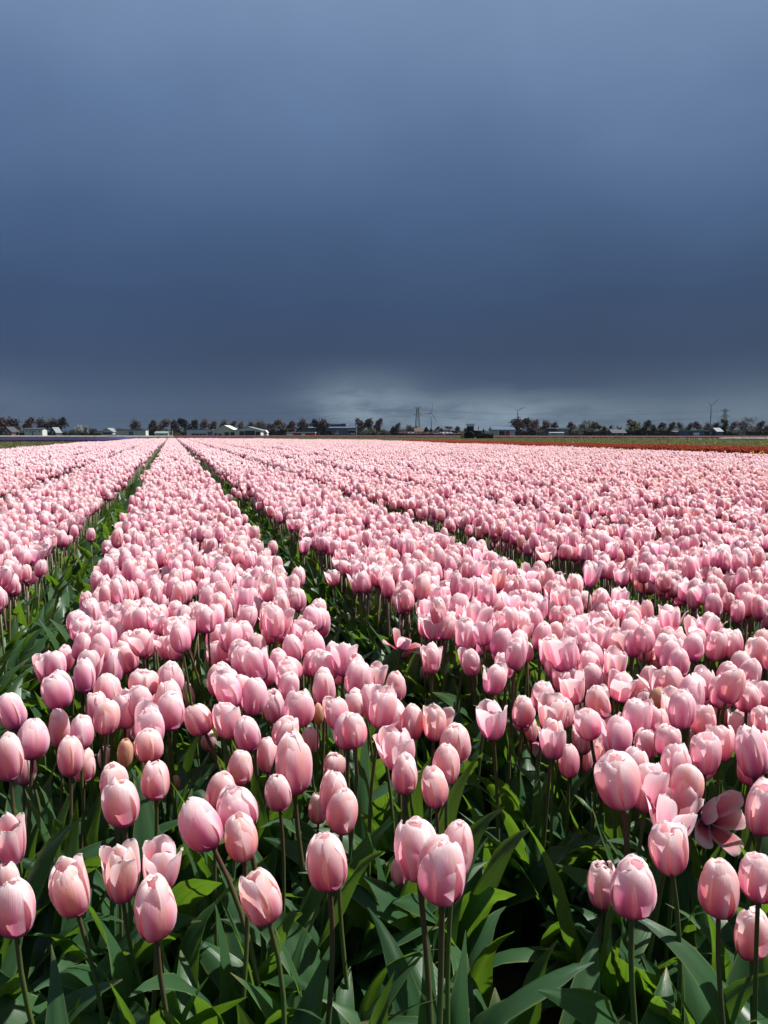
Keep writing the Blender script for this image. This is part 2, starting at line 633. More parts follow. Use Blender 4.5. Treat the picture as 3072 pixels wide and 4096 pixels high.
def leaf_grid(b, seed, L=.30, wid=.036, ns=12, nt=5, a0=82, a1=10, phi=0.0, base=(0, 0, 0)):
    r0 = random.Random(seed)
    tw = r0.uniform(-.9, .9)
    wp, wa = r0.uniform(0, 6), r0.uniform(.006, .016)
    side = r0.uniform(-.35, .35)
    bend = r0.uniform(1.2, 2.6)
    pos = Vector((0.006, 0, 0))
    rows, uvs = [], []
    pw = r0.uniform(.62, .8)
    for i in range(ns):
        s = i / (ns - 1)
        a = R(a0 + (a1 - a0) * s ** bend)
        az = side * s
        d = Vector((math.cos(a) * math.cos(az), math.cos(a) * math.sin(az), math.sin(a)))
        if i:
            pos = pos + d * (L / (ns - 1))
        across = Vector((-math.sin(az), math.cos(az), 0))
        up = d.cross(across) * -1
        ta = tw * s
        ac = across * math.cos(ta) + up * math.sin(ta)
        un = up * math.cos(ta) - across * math.sin(ta)
        hw = wid * (max(0, math.sin(math.pi * min(1, (.12 + .88 * s)) ** pw)) ** .8) * (1 - s ** 6 * .5)
        if i == ns - 1:
            hw = .0008
        fold = .55 * (1 - s) + .12
        row, ur = [], []
        for j in range(nt):
            t = -1 + 2 * j / (nt - 1)
            w_ = wa * math.sin(7.5 * s + wp + (1.3 if t > 0 else 0)) * t * t * math.sin(math.pi * s) * (wid / .036)
            p = pos + ac * (hw * t * math.cos(fold * .6)) - un * (hw * (1 - abs(t)) * fold) + un * w_
            x = p.x * math.cos(phi) - p.y * math.sin(phi) + base[0]
            y = p.x * math.sin(phi) + p.y * math.cos(phi) + base[1]
            row.append(Vector((x, y, p.z + base[2])))
            ur.append(((t + 1) / 2, s))
        rows.append(row)
        uvs.append(ur)
    b.grid(rows, uvs)


LEAF = []
for k, (L, w_, a0, a1) in enumerate([(.34, .034, 84, 40), (.31, .040, 80, 5), (.36, .030, 86, 58), (.28, .046, 74, -30), (.33, .042, 80, 25),
                                     (.26, .044, 68, -45), (.37, .032, 85, 15), (.30, .050, 76, 20), (.34, .026, 88, 66), (.24, .038, 60, -10)]):
    b = MB()
    leaf_grid(b, 100 + k, L, w_, 13, 7, a0, a1)
    LEAF.append(b.mesh('leaf_mesh', M['leaf'], True))


def stamen_mesh():
    b = MB()
    b.tube([(.07, 0, .02), (.11, 0, .22)], [.014, .010], 5)
    b.tube([(.11, 0, .2), (.125, 0, .27), (.13, 0, .36), (.13, 0, .44)], [.012, .034, .032, .008], 5)
    return b.mesh('stamen_mesh', M['dark'], True)


def pistil_mesh():
    b = MB()
    b.tube([(0, 0, .02), (0, 0, .12), (0, 0, .34), (0, 0, .38)], [.05, .065, .055, .08], 6)
    return b.mesh('pistil_mesh', M['pistil'], True)


STAMEN, PISTIL = stamen_mesh(), pistil_mesh()


def make_tulip(center, w, h, axis, cls, tone, spin, nleaf=3, bud=False, name='tulip', zground=0.0, rnd=random, loosen=1.0, fan=False):
    """one flower: root Empty on the soil > stem, six petals, leaves (and stamens, pistil when open)"""
    axis = Vector(axis).normalized()
    center = Vector(center)
    hb = center - axis * (h * .5)
    gx = hb.x - axis.x * .10 + rnd.uniform(-.03, .03)
    gy = hb.y - axis.y * .10 + rnd.uniform(-.02, .04)
    root = empty(name, (gx, gy, zground))
    top = hb - Vector((gx, gy, zground))
    b = MB()
    p1 = Vector((rnd.uniform(-.015, .015), rnd.uniform(-.015, .015), top.z * .45))
    p2 = top - axis * (top.z * .3)
    path = []
    for i in range(9):
        t = i / 8
        path.append((1 - t) ** 3 * Vector((0, 0, 0)) + 3 * (1 - t) ** 2 * t * p1 + 3 * (1 - t) * t * t * p2 + t ** 3 * top)
    path.append(top + axis * .004)
    rs = w / .052
    b.tube(path, [.0042 * rs - .0007 * rs * i / 8 for i in range(9)] + [.0048 * rs], 8)
    b.build('stem', M['stem'], root, True)
    q = Vector((0, 0, 1)).rotation_difference(axis).to_matrix().to_4x4()
    S = Matrix.Diagonal((w, w, h / 1.38, 1))
    for k in range(6):
        inner = k % 2 == 1
        c = cls
        if cls == 1 and rnd.random() < .25 * loosen:
            c = 2
        if cls == 0 and rnd.random() < .18 * loosen:
            c = 1
        if cls == 2 and rnd.random() < .25:
            c = rnd.choice((1, 3))
        if cls == 3 and rnd.random() < .3:
            c = 2
        if inner and c > 0 and rnd.random() < .6:
            c -= 1
        turn = spin + k * math.pi / 3 + rnd.uniform(-.09, .09)
        if fan:     # the petals on the viewer's side have fallen open, the rear ones still stand
            fd = (q.to_3x3() @ Vector((math.cos(turn), math.sin(turn), 0))).dot(Vector((.45, -.9, 0)))
            c = 4 if fd > .0 else 2
        sd = rnd.randrange(4)
        me = PET_BUD[(0, inner, sd % 2)] if bud else PET[(c, inner, sd)]
        mw = Matrix.Translation(top) @ q @ S @ Matrix.Rotation(turn, 4, 'Z')
        sc = rnd.uniform(.94, 1.05)
        mw = mw @ Matrix.Diagonal((1, 1, sc, 1))
        o = link('petal', me, root, mw)
        o['tone'] = float(min(1, max(0, tone + rnd.uniform(-.12, .12))))
    if cls >= 3:
        for k in range(6):
            link('stamen', STAMEN, root, Matrix.Translation(top) @ q @ S @ Matrix.Rotation(spin + .5 + k * math.pi / 3, 4, 'Z'))
        link('pistil', PISTIL, root, Matrix.Translation(top) @ q @ S)
    a = rnd.uniform(0, 6.28)
    for k in range(nleaf):
        me = rnd.choice(LEAF)
        sc = rnd.uniform(.8, 1.15)
        z0 = rnd.uniform(0, .03) + k * .02
        sw = sc * rnd.uniform(.8, 1.15)
        link('leaf', me, root, Matrix.Translation((0, 0, z0)) @ Matrix.Rotation(a, 4, 'Z') @ Matrix.Diagonal((sc, sw, sc, 1)))
        a += rnd.uniform(1.5, 2.6)
    return root


# the front flowers, measured in the photograph (full-resolution pixels):
# centre x, y, width, height, lean (degrees, + to the right), openness class, tone (0 lilac .. 1 salmon), toward (lean to viewer), label
H = [
 (59, 3631, 165, 235, 0, 0, .35, 0, 'big closed rose-pink tulip at the left border, lowest flower there'),
 (31, 3530, 100, 160, 0, 1, .6, 0, 'pale tulip peeping out behind the big one at the lower left border'),
 (281, 3560, 148, 225, -9, 1, .85, 8, 'pale peach tulip with one petal folded over its front, leaning left'),
 (485, 3500, 155, 245, 0, 2, .8, 6, 'parted salmon tulip showing its red inside, rear left in the front left trio'),
 (645, 3475, 165, 190, 6, 2, .35, 0, 'rose cup-shaped tulip at the back right of the front left trio'),
 (618, 3637, 170, 250, 0, 0, .5, 0, 'big closed tulip standing foremost in the front left trio'),
 (40, 3365, 130, 200, -4, 2, .2, 4, 'lilac-pink tulip at the left border with a dark gap between its petals'),
 (488, 3214, 145, 190, -3, 0, .7, 0, 'peach-pink closed tulip overlapping a second one, left part of the bed front'),
 (452, 3130, 112, 150, -5, 0, .6, 0, 'tulip half hidden behind the peach-pink closed one, left part of the bed front'),
 (624, 3124, 118, 150, 0, 0, .7, 0, 'salmon closed tulip standing right beside the small green bud'),
 (702, 3133, 36, 82, 3, 0, 1, 0, 'small unopened greenish tulip bud on a thin stem'),
 (805, 3302, 165, 205, -26, 0, .3, 0, 'tulip strongly tilted left, purple underneath, left of an overlapping pair'),
 (886, 3165, 120, 150, 9, 0, .6, 0, 'closed tulip just above the lilac one, leaning right a little'),
 (955, 3238, 165, 172, -14, 1, .1, 0, 'broad lilac-pink tulip behind the peach one of the overlapping pair'),
 (964, 3350, 142, 190, -5, 0, .8, 0, 'peach closed tulip in front of the broad lilac-pink one'),
 (1044, 3590, 165, 212, -15, 1, .9, 0, 'pale peach tulip leaning left, alone above big leaves at the front'),
 (1308, 3449, 167, 228, -5, 0, .7, 0, 'lone closed salmon tulip on a bare brown stem in the front middle'),
 (1335, 3180, 115, 175, 3, 0, .6, 0, 'rear tulip of the upright trio left of the middle stem'),
 (1373, 3245, 130, 182, 6, 0, .75, 0, 'foremost salmon tulip of the upright trio in the middle'),
 (1272, 3232, 80, 130, 0, 0, .65, 0, 'small tulip at the left side of the upright trio in the middle'),
 (1112, 3170, 110, 148, -5, 0, .4, 0, 'small pointed tulip under the tall closed one with the greenish base'),
 (1172, 3062, 150, 235, -3, 0, .45, 0, 'tall closed tulip with a greenish streak at its base, above a small pointed one'),
 (1620, 3102, 108, 150, 0, 0, .4, 0, 'left tulip of two closed ones at the edge of the dark path'),
 (1736, 3151, 112, 163, -6, 0, .6, 0, 'right tulip of two closed ones at the edge of the dark path'),
 (1665, 3408, 185, 222, -6, 1, .45, 0, 'open cupped tulip at the left of the big front trio'),
 (1826, 3402, 148, 232, 5, 0, .55, 0, 'closed tulip at the right back of the big front trio'),
 (1770, 3490, 200, 253, 0, 1, .25, 0, 'largest tulip of all, foremost of the big front trio'),
 (1601, 3482, 84, 112, 0, 0, .2, 0, 'little dark rose tulip tucked in left of the big front trio'),
 (2412, 3547, 125, 182, -3, 1, .55, 0, 'slimmer salmon tulip of the front pair at the right'),
 (2530, 3558, 185, 225, 0, 1, .15, 0, 'rounder pale lilac tulip of the front pair at the right'),
 (2674, 3398, 160, 200, -12, 1, .4, 0, 'tulip leaning left with its left petal standing off, right front'),
 (2687, 3254, 195, 205, 4, 3, .15, 0, 'lilac tulip with flaring pointed petals, opening like a crown'),
 (2475, 3130, 185, 212, -10, 1, .3, 0, 'big bulging tulip at the left corner of the right bed'),
 (2590, 3150, 140, 190, 6, 1, .3, 0, 'tulip with a lilac front petal beside the big bulging one'),
 (2745, 3140, 140, 168, 8, 0, .7, 0, 'pale peach closed tulip above the crown-shaped lilac one'),
 (2884, 3250, 175, 230, 16, 3, .35, 44, 'wide open tulip showing red inside and a black heart'),
 (3005, 3075, 105, 140, 4, 1, .5, 0, 'open pink tulip just above the one with the black heart'),
 (3050, 3240, 140, 212, 0, 1, .4, 0, 'open pink tulip at the right border beside the one with the black heart'),
 (2878, 3557, 160, 225, 0, 0, .85, 0, 'upright peach closed tulip on a dark stem at the right front'),
 (3035, 3513, 150, 185, 0, 1, .4, 0, 'rose tulip with parted petals at the right border, beside a peach one'),
 (3070, 3385, 100, 120, 0, 1, .4, 0, 'tulip cut by the right border above the parted rose one'),
 (3005, 3745, 142, 190, -3, 1, .75, 0, 'lowest tulip at the right, small and salmon, close to the border'),
 (37, 3033, 115, 182, 0, 0, .5, 0, None), (130, 2956, 127, 160, 3, 0, .1, 0, 'lilac egg-shaped closed tulip near the left border, tallest of its row'),
 (281, 3027, 105, 157, 0, 0, .7, 0, None), (336, 3064, 95, 127, 4, 0, .7, 0, None), (327, 2934, 98, 130, 3, 0, .0, 0, None),
 (238, 2916, 88, 155, 0, 0, .6, 0, None), (426, 2870, 110, 135, 5, 0, .7, 0, 'tulip with a red flank and peach front petal, left part of the bed'),
 (596, 2981, 117, 130, 0, 0, .7, 0, 'rounded closed tulip with a red left flank, standing above the green bud'),
 (432, 3033, 75, 100, 0, 0, .6, 0, None), (500, 3015, 66, 123, 5, 0, 1, 0, 'slim yellowish unopened tulip bud beside a closed pink flower'),
 (537, 2910, 80, 110, -12, 0, .7, 0, None), (574, 2836, 125, 130, 16, 3, .8, 6, 'loose tulip with petals falling outward and a pale yellow flare'),
 (676, 2811, 117, 160, 0, 0, .7, 0, None), (796, 2879, 115, 125, -24, 0, .6, 0, 'closed tulip tipped to the left beside an open loose one'),
 (747, 2780, 65, 110, -8, 0, .6, 0, None), (907, 2885, 112, 142, -8, 1, .3, 0, None), (988, 2934, 110, 142, -10, 0, .1, 0, None),
 (963, 3070, 105, 142, 3, 0, .7, 0, 'closed salmon tulip standing alone above the overlapping pair'), (46, 2848, 105, 145, -14, 0, .0, 0, None),
 (228, 2766, 123, 145, -12, 1, .0, 0, 'large lilac tulip with a petal standing off at its left'), (431, 2763, 108, 132, -5, 0, .5, 0, None),
 (299, 2768, 60, 115, 0, 0, .5, 0, None), (883, 2720, 120, 133, 0, 0, .4, 0, None), (673, 2710, 105, 100, 0, 0, .4, 0, None),
 (574, 2737, 125, 105, 0, 1, .6, 0, None), (1582, 2750, 86, 120, 0, 0, .5, 0, 'last closed tulip of the bed edge, standing clear against the dark path'),
 (1499, 2711, 90, 110, 8, 2, .6, 0, None), (1419, 2730, 72, 80, 0, 0, .9, 0, None), (1394, 2923, 127, 145, 2, 0, .05, 0, 'broad mauve-pink closed tulip on a stem, middle of the bed edge'),
 (1194, 2837, 130, 145, 0, 1, .1, 0, None), (1055, 2811, 66, 115, 0, 0, .6, 0, None), (1274, 2857, 45, 90, 2, 0, 1, 0, None),
 (1345, 2855, 100, 125, -8, 1, .2, 0, None), (1490, 2817, 98, 158, -14, 0, .1, 0, None), (1419, 2823, 90, 120, 0, 0, .7, 0, None),
 (1570, 2876, 130, 145, -8, 1, .3, 0, None), (1647, 2891, 96, 148, 5, 0, .4, 0, None), (1740, 2897, 114, 132, 4, 2, .9, 0, 'tulip with one peach petal leaning out to the right over the dark path'),
 (1589, 3002, 140, 157, -8, 1, .3, 0, None), (1786, 3058, 114, 160, 0, 0, .7, 0, None), (1820, 2977, 130, 150, 3, 0, .6, 0, None),
 (1138, 2928, 108, 115, 18, 1, .6, 0, None), (1070, 3020, 92, 145, 0, 0, .4, 0, None), (1336, 3064, 90, 100, 0, 0, .5, 0, None),
 (1968, 2888, 125, 145, -6, 2, .05, 0, 'lilac cup with its left petal pointing out across the dark path'),
 (1725, 2640, 85, 115, 0, 2, .2, 0, None), (1620, 2604, 45, 62, 0, 0, .8, 0, None),
 (2122, 2920, 60, 130, -4, 1, .5, 0, None), (2212, 2965, 114, 145, 0, 2, .2, 0, None), (2276, 3046, 88, 135, 0, 0, .1, 0, None),
 (2344, 3033, 62, 130, 4, 0, .5, 0, None), (2418, 3015, 95, 145, 0, 1, .6, 0, None), (2350, 2897, 115, 125, -14, 1, .2, 0, None),
 (2091, 2860, 92, 148, 0, 2, .4, 0, None), (2208, 2860, 125, 130, 0, 2, .5, 0, None), (2295, 2854, 80, 140, 0, 2, .7, 0, None),
 (2443, 2916, 85, 100, 0, 1, .5, 0, None), (2523, 2898, 80, 90, 0, 1, .6, 0, None), (2585, 2978, 100, 110, 0, 1, .3, 0, None),
 (2671, 2965, 110, 120, 4, 1, .3, 0, None), (2881, 2972, 117, 140, 0, 1, .3, 0, None), (2820, 3052, 112, 152, 5, 2, .5, 10, None),
 (3030, 3015, 130, 165, 0, 1, .4, 0, None), (2813, 2885, 105, 125, 0, 1, .6, 0, None), (2779, 2950, 60, 65, 0, 0, .9, 0, None),
 (2700, 2838, 125, 155, 0, 2, .5, 8, None), (2888, 2848, 72, 115, 0, 0, .7, 0, None), (2628, 2799, 70, 95, 8, 0, 1, 0, None),
 (2579, 2823, 86, 110, -6, 1, .2, 0, None), (2986, 2793, 105, 110, 0, 1, .4, 0, None), (2486, 2750, 117, 110, 8, 2, .4, 6, None),
 (2289, 2756, 115, 130, -6, 2, .4, 0, None), (2540, 3075, 120, 150, 4, 1, .3, 0, None), (2700, 3060, 120, 150, 0, 1, .3, 0, None),
 (2960, 2905, 100, 130, 3, 2, .5, 0, None), (3050, 2890, 95, 125, -3, 1, .3, 0, None), (2390, 2800, 95, 115, 0, 2, .4, 0, None),
 (2170, 2790, 95, 115, 0, 1, .3, 0, None), (2330, 2960, 85, 115, 3, 1, .6, 0, None), (2640, 2890, 85, 115, 0, 2, .4, 0, None),
 (1700, 2690, 40, 60, 0, 0, .8, 0, None), (100, 3075, 90, 130, 4, 0, .5, 0, None), (1240, 2960, 80, 110, 0, 0, .5, 0, None),
 (840, 2960, 70, 90, 0, 0, .5, 0, None), (1617, 2560, 150, 60, 14, 4, .1, 4, 'flat spread tulip with a dark heart hanging over the dark path'),
]
BUDS = {(702, 3133), (500, 3015), (1274, 2857), (2628, 2799)}
W0 = .052
AW = {0: 1.0, 1: 1.04, 2: 1.2, 3: 1.65, 4: 2.5}
spots = []            # (x, y) of head of each single tulip
tulips = []           # dicts for labelling
hr = random.Random(5)
for (fx, fy, w, h, lean, cls, tone, tow, lab) in H:
    px, py = fx / 4, fy / 4
    w4, h4 = w / 4, h / 4
    bud = (fx, fy) in BUDS
    pl = on_plane(px, py, .47)
    dep = project(pl)[2]
    want = w4 * dep / F / AW[cls]
    wr = min(.066, max(.043 if not bud else .022, want))
    dep2 = F * wr * AW[cls] / w4
    d = ray(px, py)
    fwd = d.y * math.cos(PITCH) - d.z * math.sin(PITCH)
    c = Vector((0, 0, CAMZ)) + d * (dep2 / fwd)
    if c.z < .30 or c.z > .60:
        z = min(.60, max(.30, c.z))
        c = on_plane(px, py, z)
        wr = w4 * project(c)[2] / F / AW[cls]
    hh = h4 * project(c)[2] / F * 1.03
    hh = min(hh, wr * 1.85)
    if cls == 4:
        hh = wr * 1.3
    wr *= .94
    la, ta = R(lean), R(tow + hr.uniform(-3, 6))
    axis = Vector((math.sin(la), -math.sin(ta) * math.cos(la), math.cos(ta) * math.cos(la)))
    nl = 4 if fy > 3000 else 3
    t = make_tulip(c, wr, hh, axis, cls, tone, hr.uniform(0, 6.28), nl, bud, rnd=hr, loosen=.35, fan=(fx == 2884))
    tulips.append(dict(o=t, px=px, py=py, cls=cls, tone=tone, lean=lean, bud=bud, label=lab, c=c))
    spots.append((c.x, c.y))

# the hanging petal of the flower at the path edge
for tl in tulips:
    if abs(tl['px'] * 4 - 2122) < .5 and abs(tl['py'] * 4 - 2920) < .5:
        hp = on_plane(2140 / 4, 2990 / 4, tl['c'].z - .03)
        root = tl['o']
        loc = tl['c'] - root.location + Vector((.012, -.02, -.022))
        mw = Matrix.Translation(loc) @ Matrix.Rotation(R(12), 4, 'Y') @ Matrix.Rotation(R(180), 4, 'X') @ Matrix.Diagonal((.045, .045, .05, 1)) @ Matrix.Rotation(R(-90), 4, 'Z')
        o = link('petal', PET[(3, False, 1)], root, mw)
        o['tone'] = .2

# ------------------------------------------------------------------ the beds
VX = 171.0
AZ = math.atan(((VX - 384) / F) / (math.cos(PITCH) + (512 - YH) / F * math.sin(PITCH)))   # rows run to the left of the view
ROWD = Vector((math.sin(AZ), math.cos(AZ), 0))
ROWN = Vector((math.cos(AZ), -math.sin(AZ), 0))
HH = .53
KU = HH * math.cos(AZ)
PITCH_U = 1.88 * KU
BED0, BED1 = -.69 * KU, .93 * KU


def pix_poly(pts, z):
    return [tuple(on_plane(x, y, z))[:2] for x, y in pts]


def inside(poly, X, Y):
    r = np.zeros(len(X), bool)
    n = len(poly)
    for i in range(n):
        x0, y0 = poly[i]
        x1, y1 = poly[(i + 1) % n]
        c = ((y0 > Y) != (y1 > Y)) & (X < (x1 - x0) * (Y - y0) / (y1 - y0 + 1e-12) + x0)
        r ^= c
    return r


PINK_TOP = [(-60, 452.5), (0, 449.4), (24, 447.2), (58, 443.6), (89, 441.6), (108, 441.1), (136, 438.4), (180, 438.1), (250, 438.4), (375, 439.9),
            (434, 442.2), (525, 445.2), (550, 446.0), (660, 449.8), (768, 453.4), (850, 456.2)]
pink_poly = pix_poly(PINK_TOP, .53) + [(3.0, .6), (-3.0, .6)]


def jitter_points(x0, x1, y0, y1, dens, seed):
    r = np.random.default_rng(seed)
    st = 1 / math.sqrt(dens)
    u = np.arange(x0, x1, st)
    v = np.arange(y0, y1, st)
    U, V = np.meshgrid(u, v)
    U = U + (np.arange(len(v)) % 2)[:, None] * st * .5
    U = U.ravel() + r.uniform(-.40, .40, U.size) * st
    V = V.ravel() + r.uniform(-.40, .40, V.size) * st
    return U, V


def vnoise(a, b, seed):
    """cheap smooth value noise on arrays"""
    def hsh(i, j):
        n = np.sin(i * 127.1 + j * 311.7 + seed * 74.7) * 43758.5453
        return n - np.floor(n)
    i, j = np.floor(a), np.floor(b)
    f, g = a - i, b - j
    f, g = f * f * (3 - 2 * f), g * g * (3 - 2 * g)
    return (hsh(i, j) * (1 - f) + hsh(i + 1, j) * f) * (1 - g) + (hsh(i, j + 1) * (1 - f) + hsh(i + 1, j + 1) * f) * g


U, V = jitter_points(-22, 26, .6, 112, 262, 3)
X = U * ROWN.x + V * ROWD.x
Y = U * ROWN.y + V * ROWD.y
ok = inside(pink_poly, X, Y) & (Y > .6) & (np.abs(X) < Y * .55 + .8)
U, V, X, Y = U[ok], V[ok], X[ok], Y[ok]
# paths between the beds
k = np.floor((U - BED0) / PITCH_U)
loc = (U - BED0) - k * PITCH_U
wid = BED1 - BED0
edge = .030 * (vnoise(V * 2.2, k, 1) - .5) + .022 * (vnoise(V * 9, k, 2) - .5)
fadegap = np.clip((V - 25) / 60, 0, 1) * .05
ok = (loc > .070 + edge * .6 - fadegap) & (loc < wid - .070 + edge + fadegap)
stray = rng.random(len(U)) < .004
ok |= stray & (V > 3)
# thin seam in the middle of each bed, bare spots
seam = np.abs(loc - wid / 2) < .025
ok &= ~(seam & (rng.random(len(U)) < .7))
ok &= ~(vnoise(U * 2.6, V * 2.6, 9) > .965)
U, V, X, Y, loc, k = U[ok], V[ok], X[ok], Y[ok], loc[ok], k[ok]
Z = .470 + .024 * rng.standard_normal(len(X)) + .05 * (vnoise(U * .9, V * .5, 21) - .5) - .02 * (np.minimum(loc, wid - loc) < .06)
Z = np.clip(Z, .37, .56)
# pixel position, keep clear of the measured front flowers
dep = Y * math.cos(PITCH) - (Z - CAMZ) * math.sin(PITCH)
PX = 384 + F * X / dep
PY = 512 - F * (Y * math.sin(PITCH) + (Z - CAMZ) * math.cos(PITCH)) / dep
lim = np.where(PX > 560, 765, np.where(PX > 505, 722, 738))
ok = (PY < lim)
sp = np.array(spots)
near = np.nonzero(Y < 2.6)[0]
for i in near:
    if ok[i] and np.min((sp[:, 0] - X[i]) ** 2 + (sp[:, 1] - Y[i]) ** 2) < (.050 if PX[i] < 505 else .044) ** 2:
        ok[i] = False
U, V, X, Y, Z, PX, PY, loc, k, dep = (a[ok] for a in (U, V, X, Y, Z, PX, PY, loc, k, dep))
print('pink tulips', len(X))
TONE = np.clip(.20 + .35 * rng.standard_normal(len(X)) * .95 + .5 * (vnoise(U * .35, V * .12, 5) - .5) + np.clip(U * .09 - .04, -.18, .45), 0, 1)

# the nearest of them in view become tulips of their own
n_single = 300 - len(tulips)
inview = (PX > -8) & (PX < 776) & (PY < 1030)
order = np.argsort(np.where(inview, dep, 1e9))[:n_single]
single = np.zeros(len(X), bool)
single[order] = True
sr = random.Random(77)
for i in order:
    c = Vector((X[i], Y[i], Z[i]))
    cls = sr.choices((0, 1, 2, 3), (.50, .30, .17, .03) if U[i] > BED1 else (.66, .27, .06, .01))[0]
    lean, tw_ = sr.gauss(0, 8), sr.gauss(2, 7)
    axis = Vector((math.sin(R(lean)), -math.sin(R(tw_)), 1))
    w_ = min(.056, max(.039, sr.gauss(.0475, .004)))
    t = make_tulip(c, w_, w_ * sr.uniform(1.36, 1.58), axis, cls, float(TONE[i]), sr.uniform(0, 6.28), 2, rnd=sr)
    tulips.append(dict(o=t, px=PX[i], py=PY[i], cls=cls, tone=float(TONE[i]), lean=lean, bud=False, label=None, c=c))


# ------------------------------------------------------------------ tulips past the first three hundred: one mass, instanced
def loose(name, me):
    return bpy.data.objects.new(name, me)


def src_collection(name, meshes):
    c = bpy.data.collections.new(name)
    for i, me in enumerate(meshes):
        c.objects.link(loose('%s_%02d' % (name, i), me))
    return c


def near_tulip_mesh(seed, mats):
    r = random.Random(seed)
    b = MB()
    b.m = 0
    w_ = .052
    hh = w_ * r.uniform(1.36, 1.58)
    cls = r.choices((0, 1, 2, 3), (.62, .32, .06, 0) if seed < 312 else (.10, .40, .36, .14))[0]
    la, lb = r.gauss(0, .11), r.gauss(0, .11)
    tilt = Vector((0, 0, 1)).rotation_difference(Vector((la, lb, 1)).normalized()).to_matrix()
    n0 = len(b.v)
    sp_ = r.uniform(0, 6.28)
    for q in range(6):
        petal_grid(b, max(0, cls - (q % 2) * r.randint(0, 1)), q % 2 == 1, r.randrange(99), 7, 5, sp_ + q * math.pi / 3 + r.uniform(-.1, .1))
    top = Vector((la * .1, lb * .1, .47 - hh * .5))
    for i in range(n0, len(b.v)):
        p = Vector(b.v[i])
        p = tilt @ Vector((p.x * w_, p.y * w_, p.z * hh / 1.38))
        b.v[i] = tuple(p + top)
    b.m = 1
    b.tube([(0, 0, 0), (la * .03, lb * .03, .22), tuple(top)], [.0045, .004, .0036], 5)
    b.m = 2
    a = r.uniform(0, 6)
    for q in range(3):
        leaf_grid(b, r.randrange(999), r.uniform(.30, .42), r.uniform(.026, .040), 6, 3, 86, r.uniform(15, 72), a)
        a += r.uniform(1.8, 3)
    return b.mesh('tulip_near', mats, True)


def egg(b, cx, cy, z0, w_, h, ns=5, nt=9, ph=0.0, lob=.10, tip=None):
    P = [(.10, 0), (.40, .14), (.5, .42), (.47, .72), (.26, .95), (.06, 1.0)] if ns >= 5 else [(.14, 0), (.48, .3), (.42, .75), (.08, 1.0)]
    rows, uvs = [], []
    for i, (r_, z_) in enumerate(P):
        row, ur = [], []
        for j in range(nt):
            a = ph + 2 * math.pi * j / nt
            rr = r_ * w_ * (1 + lob * math.cos(3 * (a - ph)))
            row.append(Vector((cx + rr * math.cos(a), cy + rr * math.sin(a), z0 + z_ * h)))
            ur.append((.5 + .5 * math.sin(1.5 * (a - ph)), z_))
        rows.append(row)
        uvs.append(ur)
    # faces outward
    b.grid(rows, uvs, closed=True)


def far_tulip_mesh(seed, mats):
    r = random.Random(seed)
    b = MB()
    hh = .052 * r.uniform(1.3, 1.5)
    egg(b, r.uniform(-.012, .012), r.uniform(-.012, .012), .47 - hh / 2, .054, hh, 5, 9, r.uniform(0, 6))
    b.m = 1
    b.tube([(0, 0, .1), (0, 0, .47 - hh / 2)], [.004, .004], 3)
    b.m = 2
    for q in range(2):
        leaf_grid(b, r.randrange(999), r.uniform(.26, .36), r.uniform(.03, .042), 4, 2, 84, r.uniform(-10, 50), r.uniform(0, 6.3))
    return b.mesh('tulip_far', mats, True)


def scatter(name, X, Y, Z, rot, scale, idx, tone, coll, label, cat, mats=None):
    """one stuff object: a point per plant, its plant mesh put there by geometry nodes"""
    n = len(X)
    me = bpy.data.meshes.new(name + '_points')
    me.vertices.add(n)
    me.vertices.foreach_set('co', np.column_stack([X, Y, Z]).astype(np.float32).ravel())
    a = me.attributes.new('rot', 'FLOAT_VECTOR', 'POINT')
    a.data.foreach_set('vector', np.asarray(rot, np.float32).ravel())
    a = me.attributes.new('siz', 'FLOAT_VECTOR', 'POINT')
    a.data.foreach_set('vector', np.asarray(scale, np.float32).ravel())
    a = me.attributes.new('pick', 'INT', 'POINT')
    a.data.foreach_set('value', np.asarray(idx, np.int32))
    a = me.attributes.new('tone', 'FLOAT', 'POINT')
    a.data.foreach_set('value', np.asarray(tone, np.float32))
    o = link(name, me)
    ng = bpy.data.node_groups.new(name + '_nodes', 'GeometryNodeTree')
    ng.interface.new_socket('Geometry', in_out='INPUT', socket_type='NodeSocketGeometry')
    ng.interface.new_socket('Geometry', in_out='OUTPUT', socket_type='NodeSocketGeometry')
    gi, go = ng.nodes.new('NodeGroupInput'), ng.nodes.new('NodeGroupOutput')
    iop = ng.nodes.new('GeometryNodeInstanceOnPoints')
    ci = ng.nodes.new('GeometryNodeCollectionInfo')
    ci.inputs['Collection'].default_value = coll
    ci.inputs['Separate Children'].default_value = True
    ci.inputs['Reset Children'].default_value = True
    iop.inputs['Pick Instance'].default_value = True

    def attr(nm, tp):
        q = ng.nodes.new('GeometryNodeInputNamedAttribute')
        q.data_type = tp
        q.inputs['Name'].default_value = nm
        return q.outputs['Attribute']
    L = ng.links.new
    L(gi.outputs[0], iop.inputs['Points'])
    L(ci.outputs[0], iop.inputs['Instance'])
    L(attr('pick', 'INT'), iop.inputs['Instance Index'])
    L(attr('rot', 'FLOAT_VECTOR'), iop.inputs['Rotation'])
    L(attr('siz', 'FLOAT_VECTOR'), iop.inputs['Scale'])
    L(iop.outputs[0], go.inputs[0])
    md = o.modifiers.new('scatter', 'NODES')
    md.node_group = ng
    tag(o, label, cat, kind='stuff')
    return o


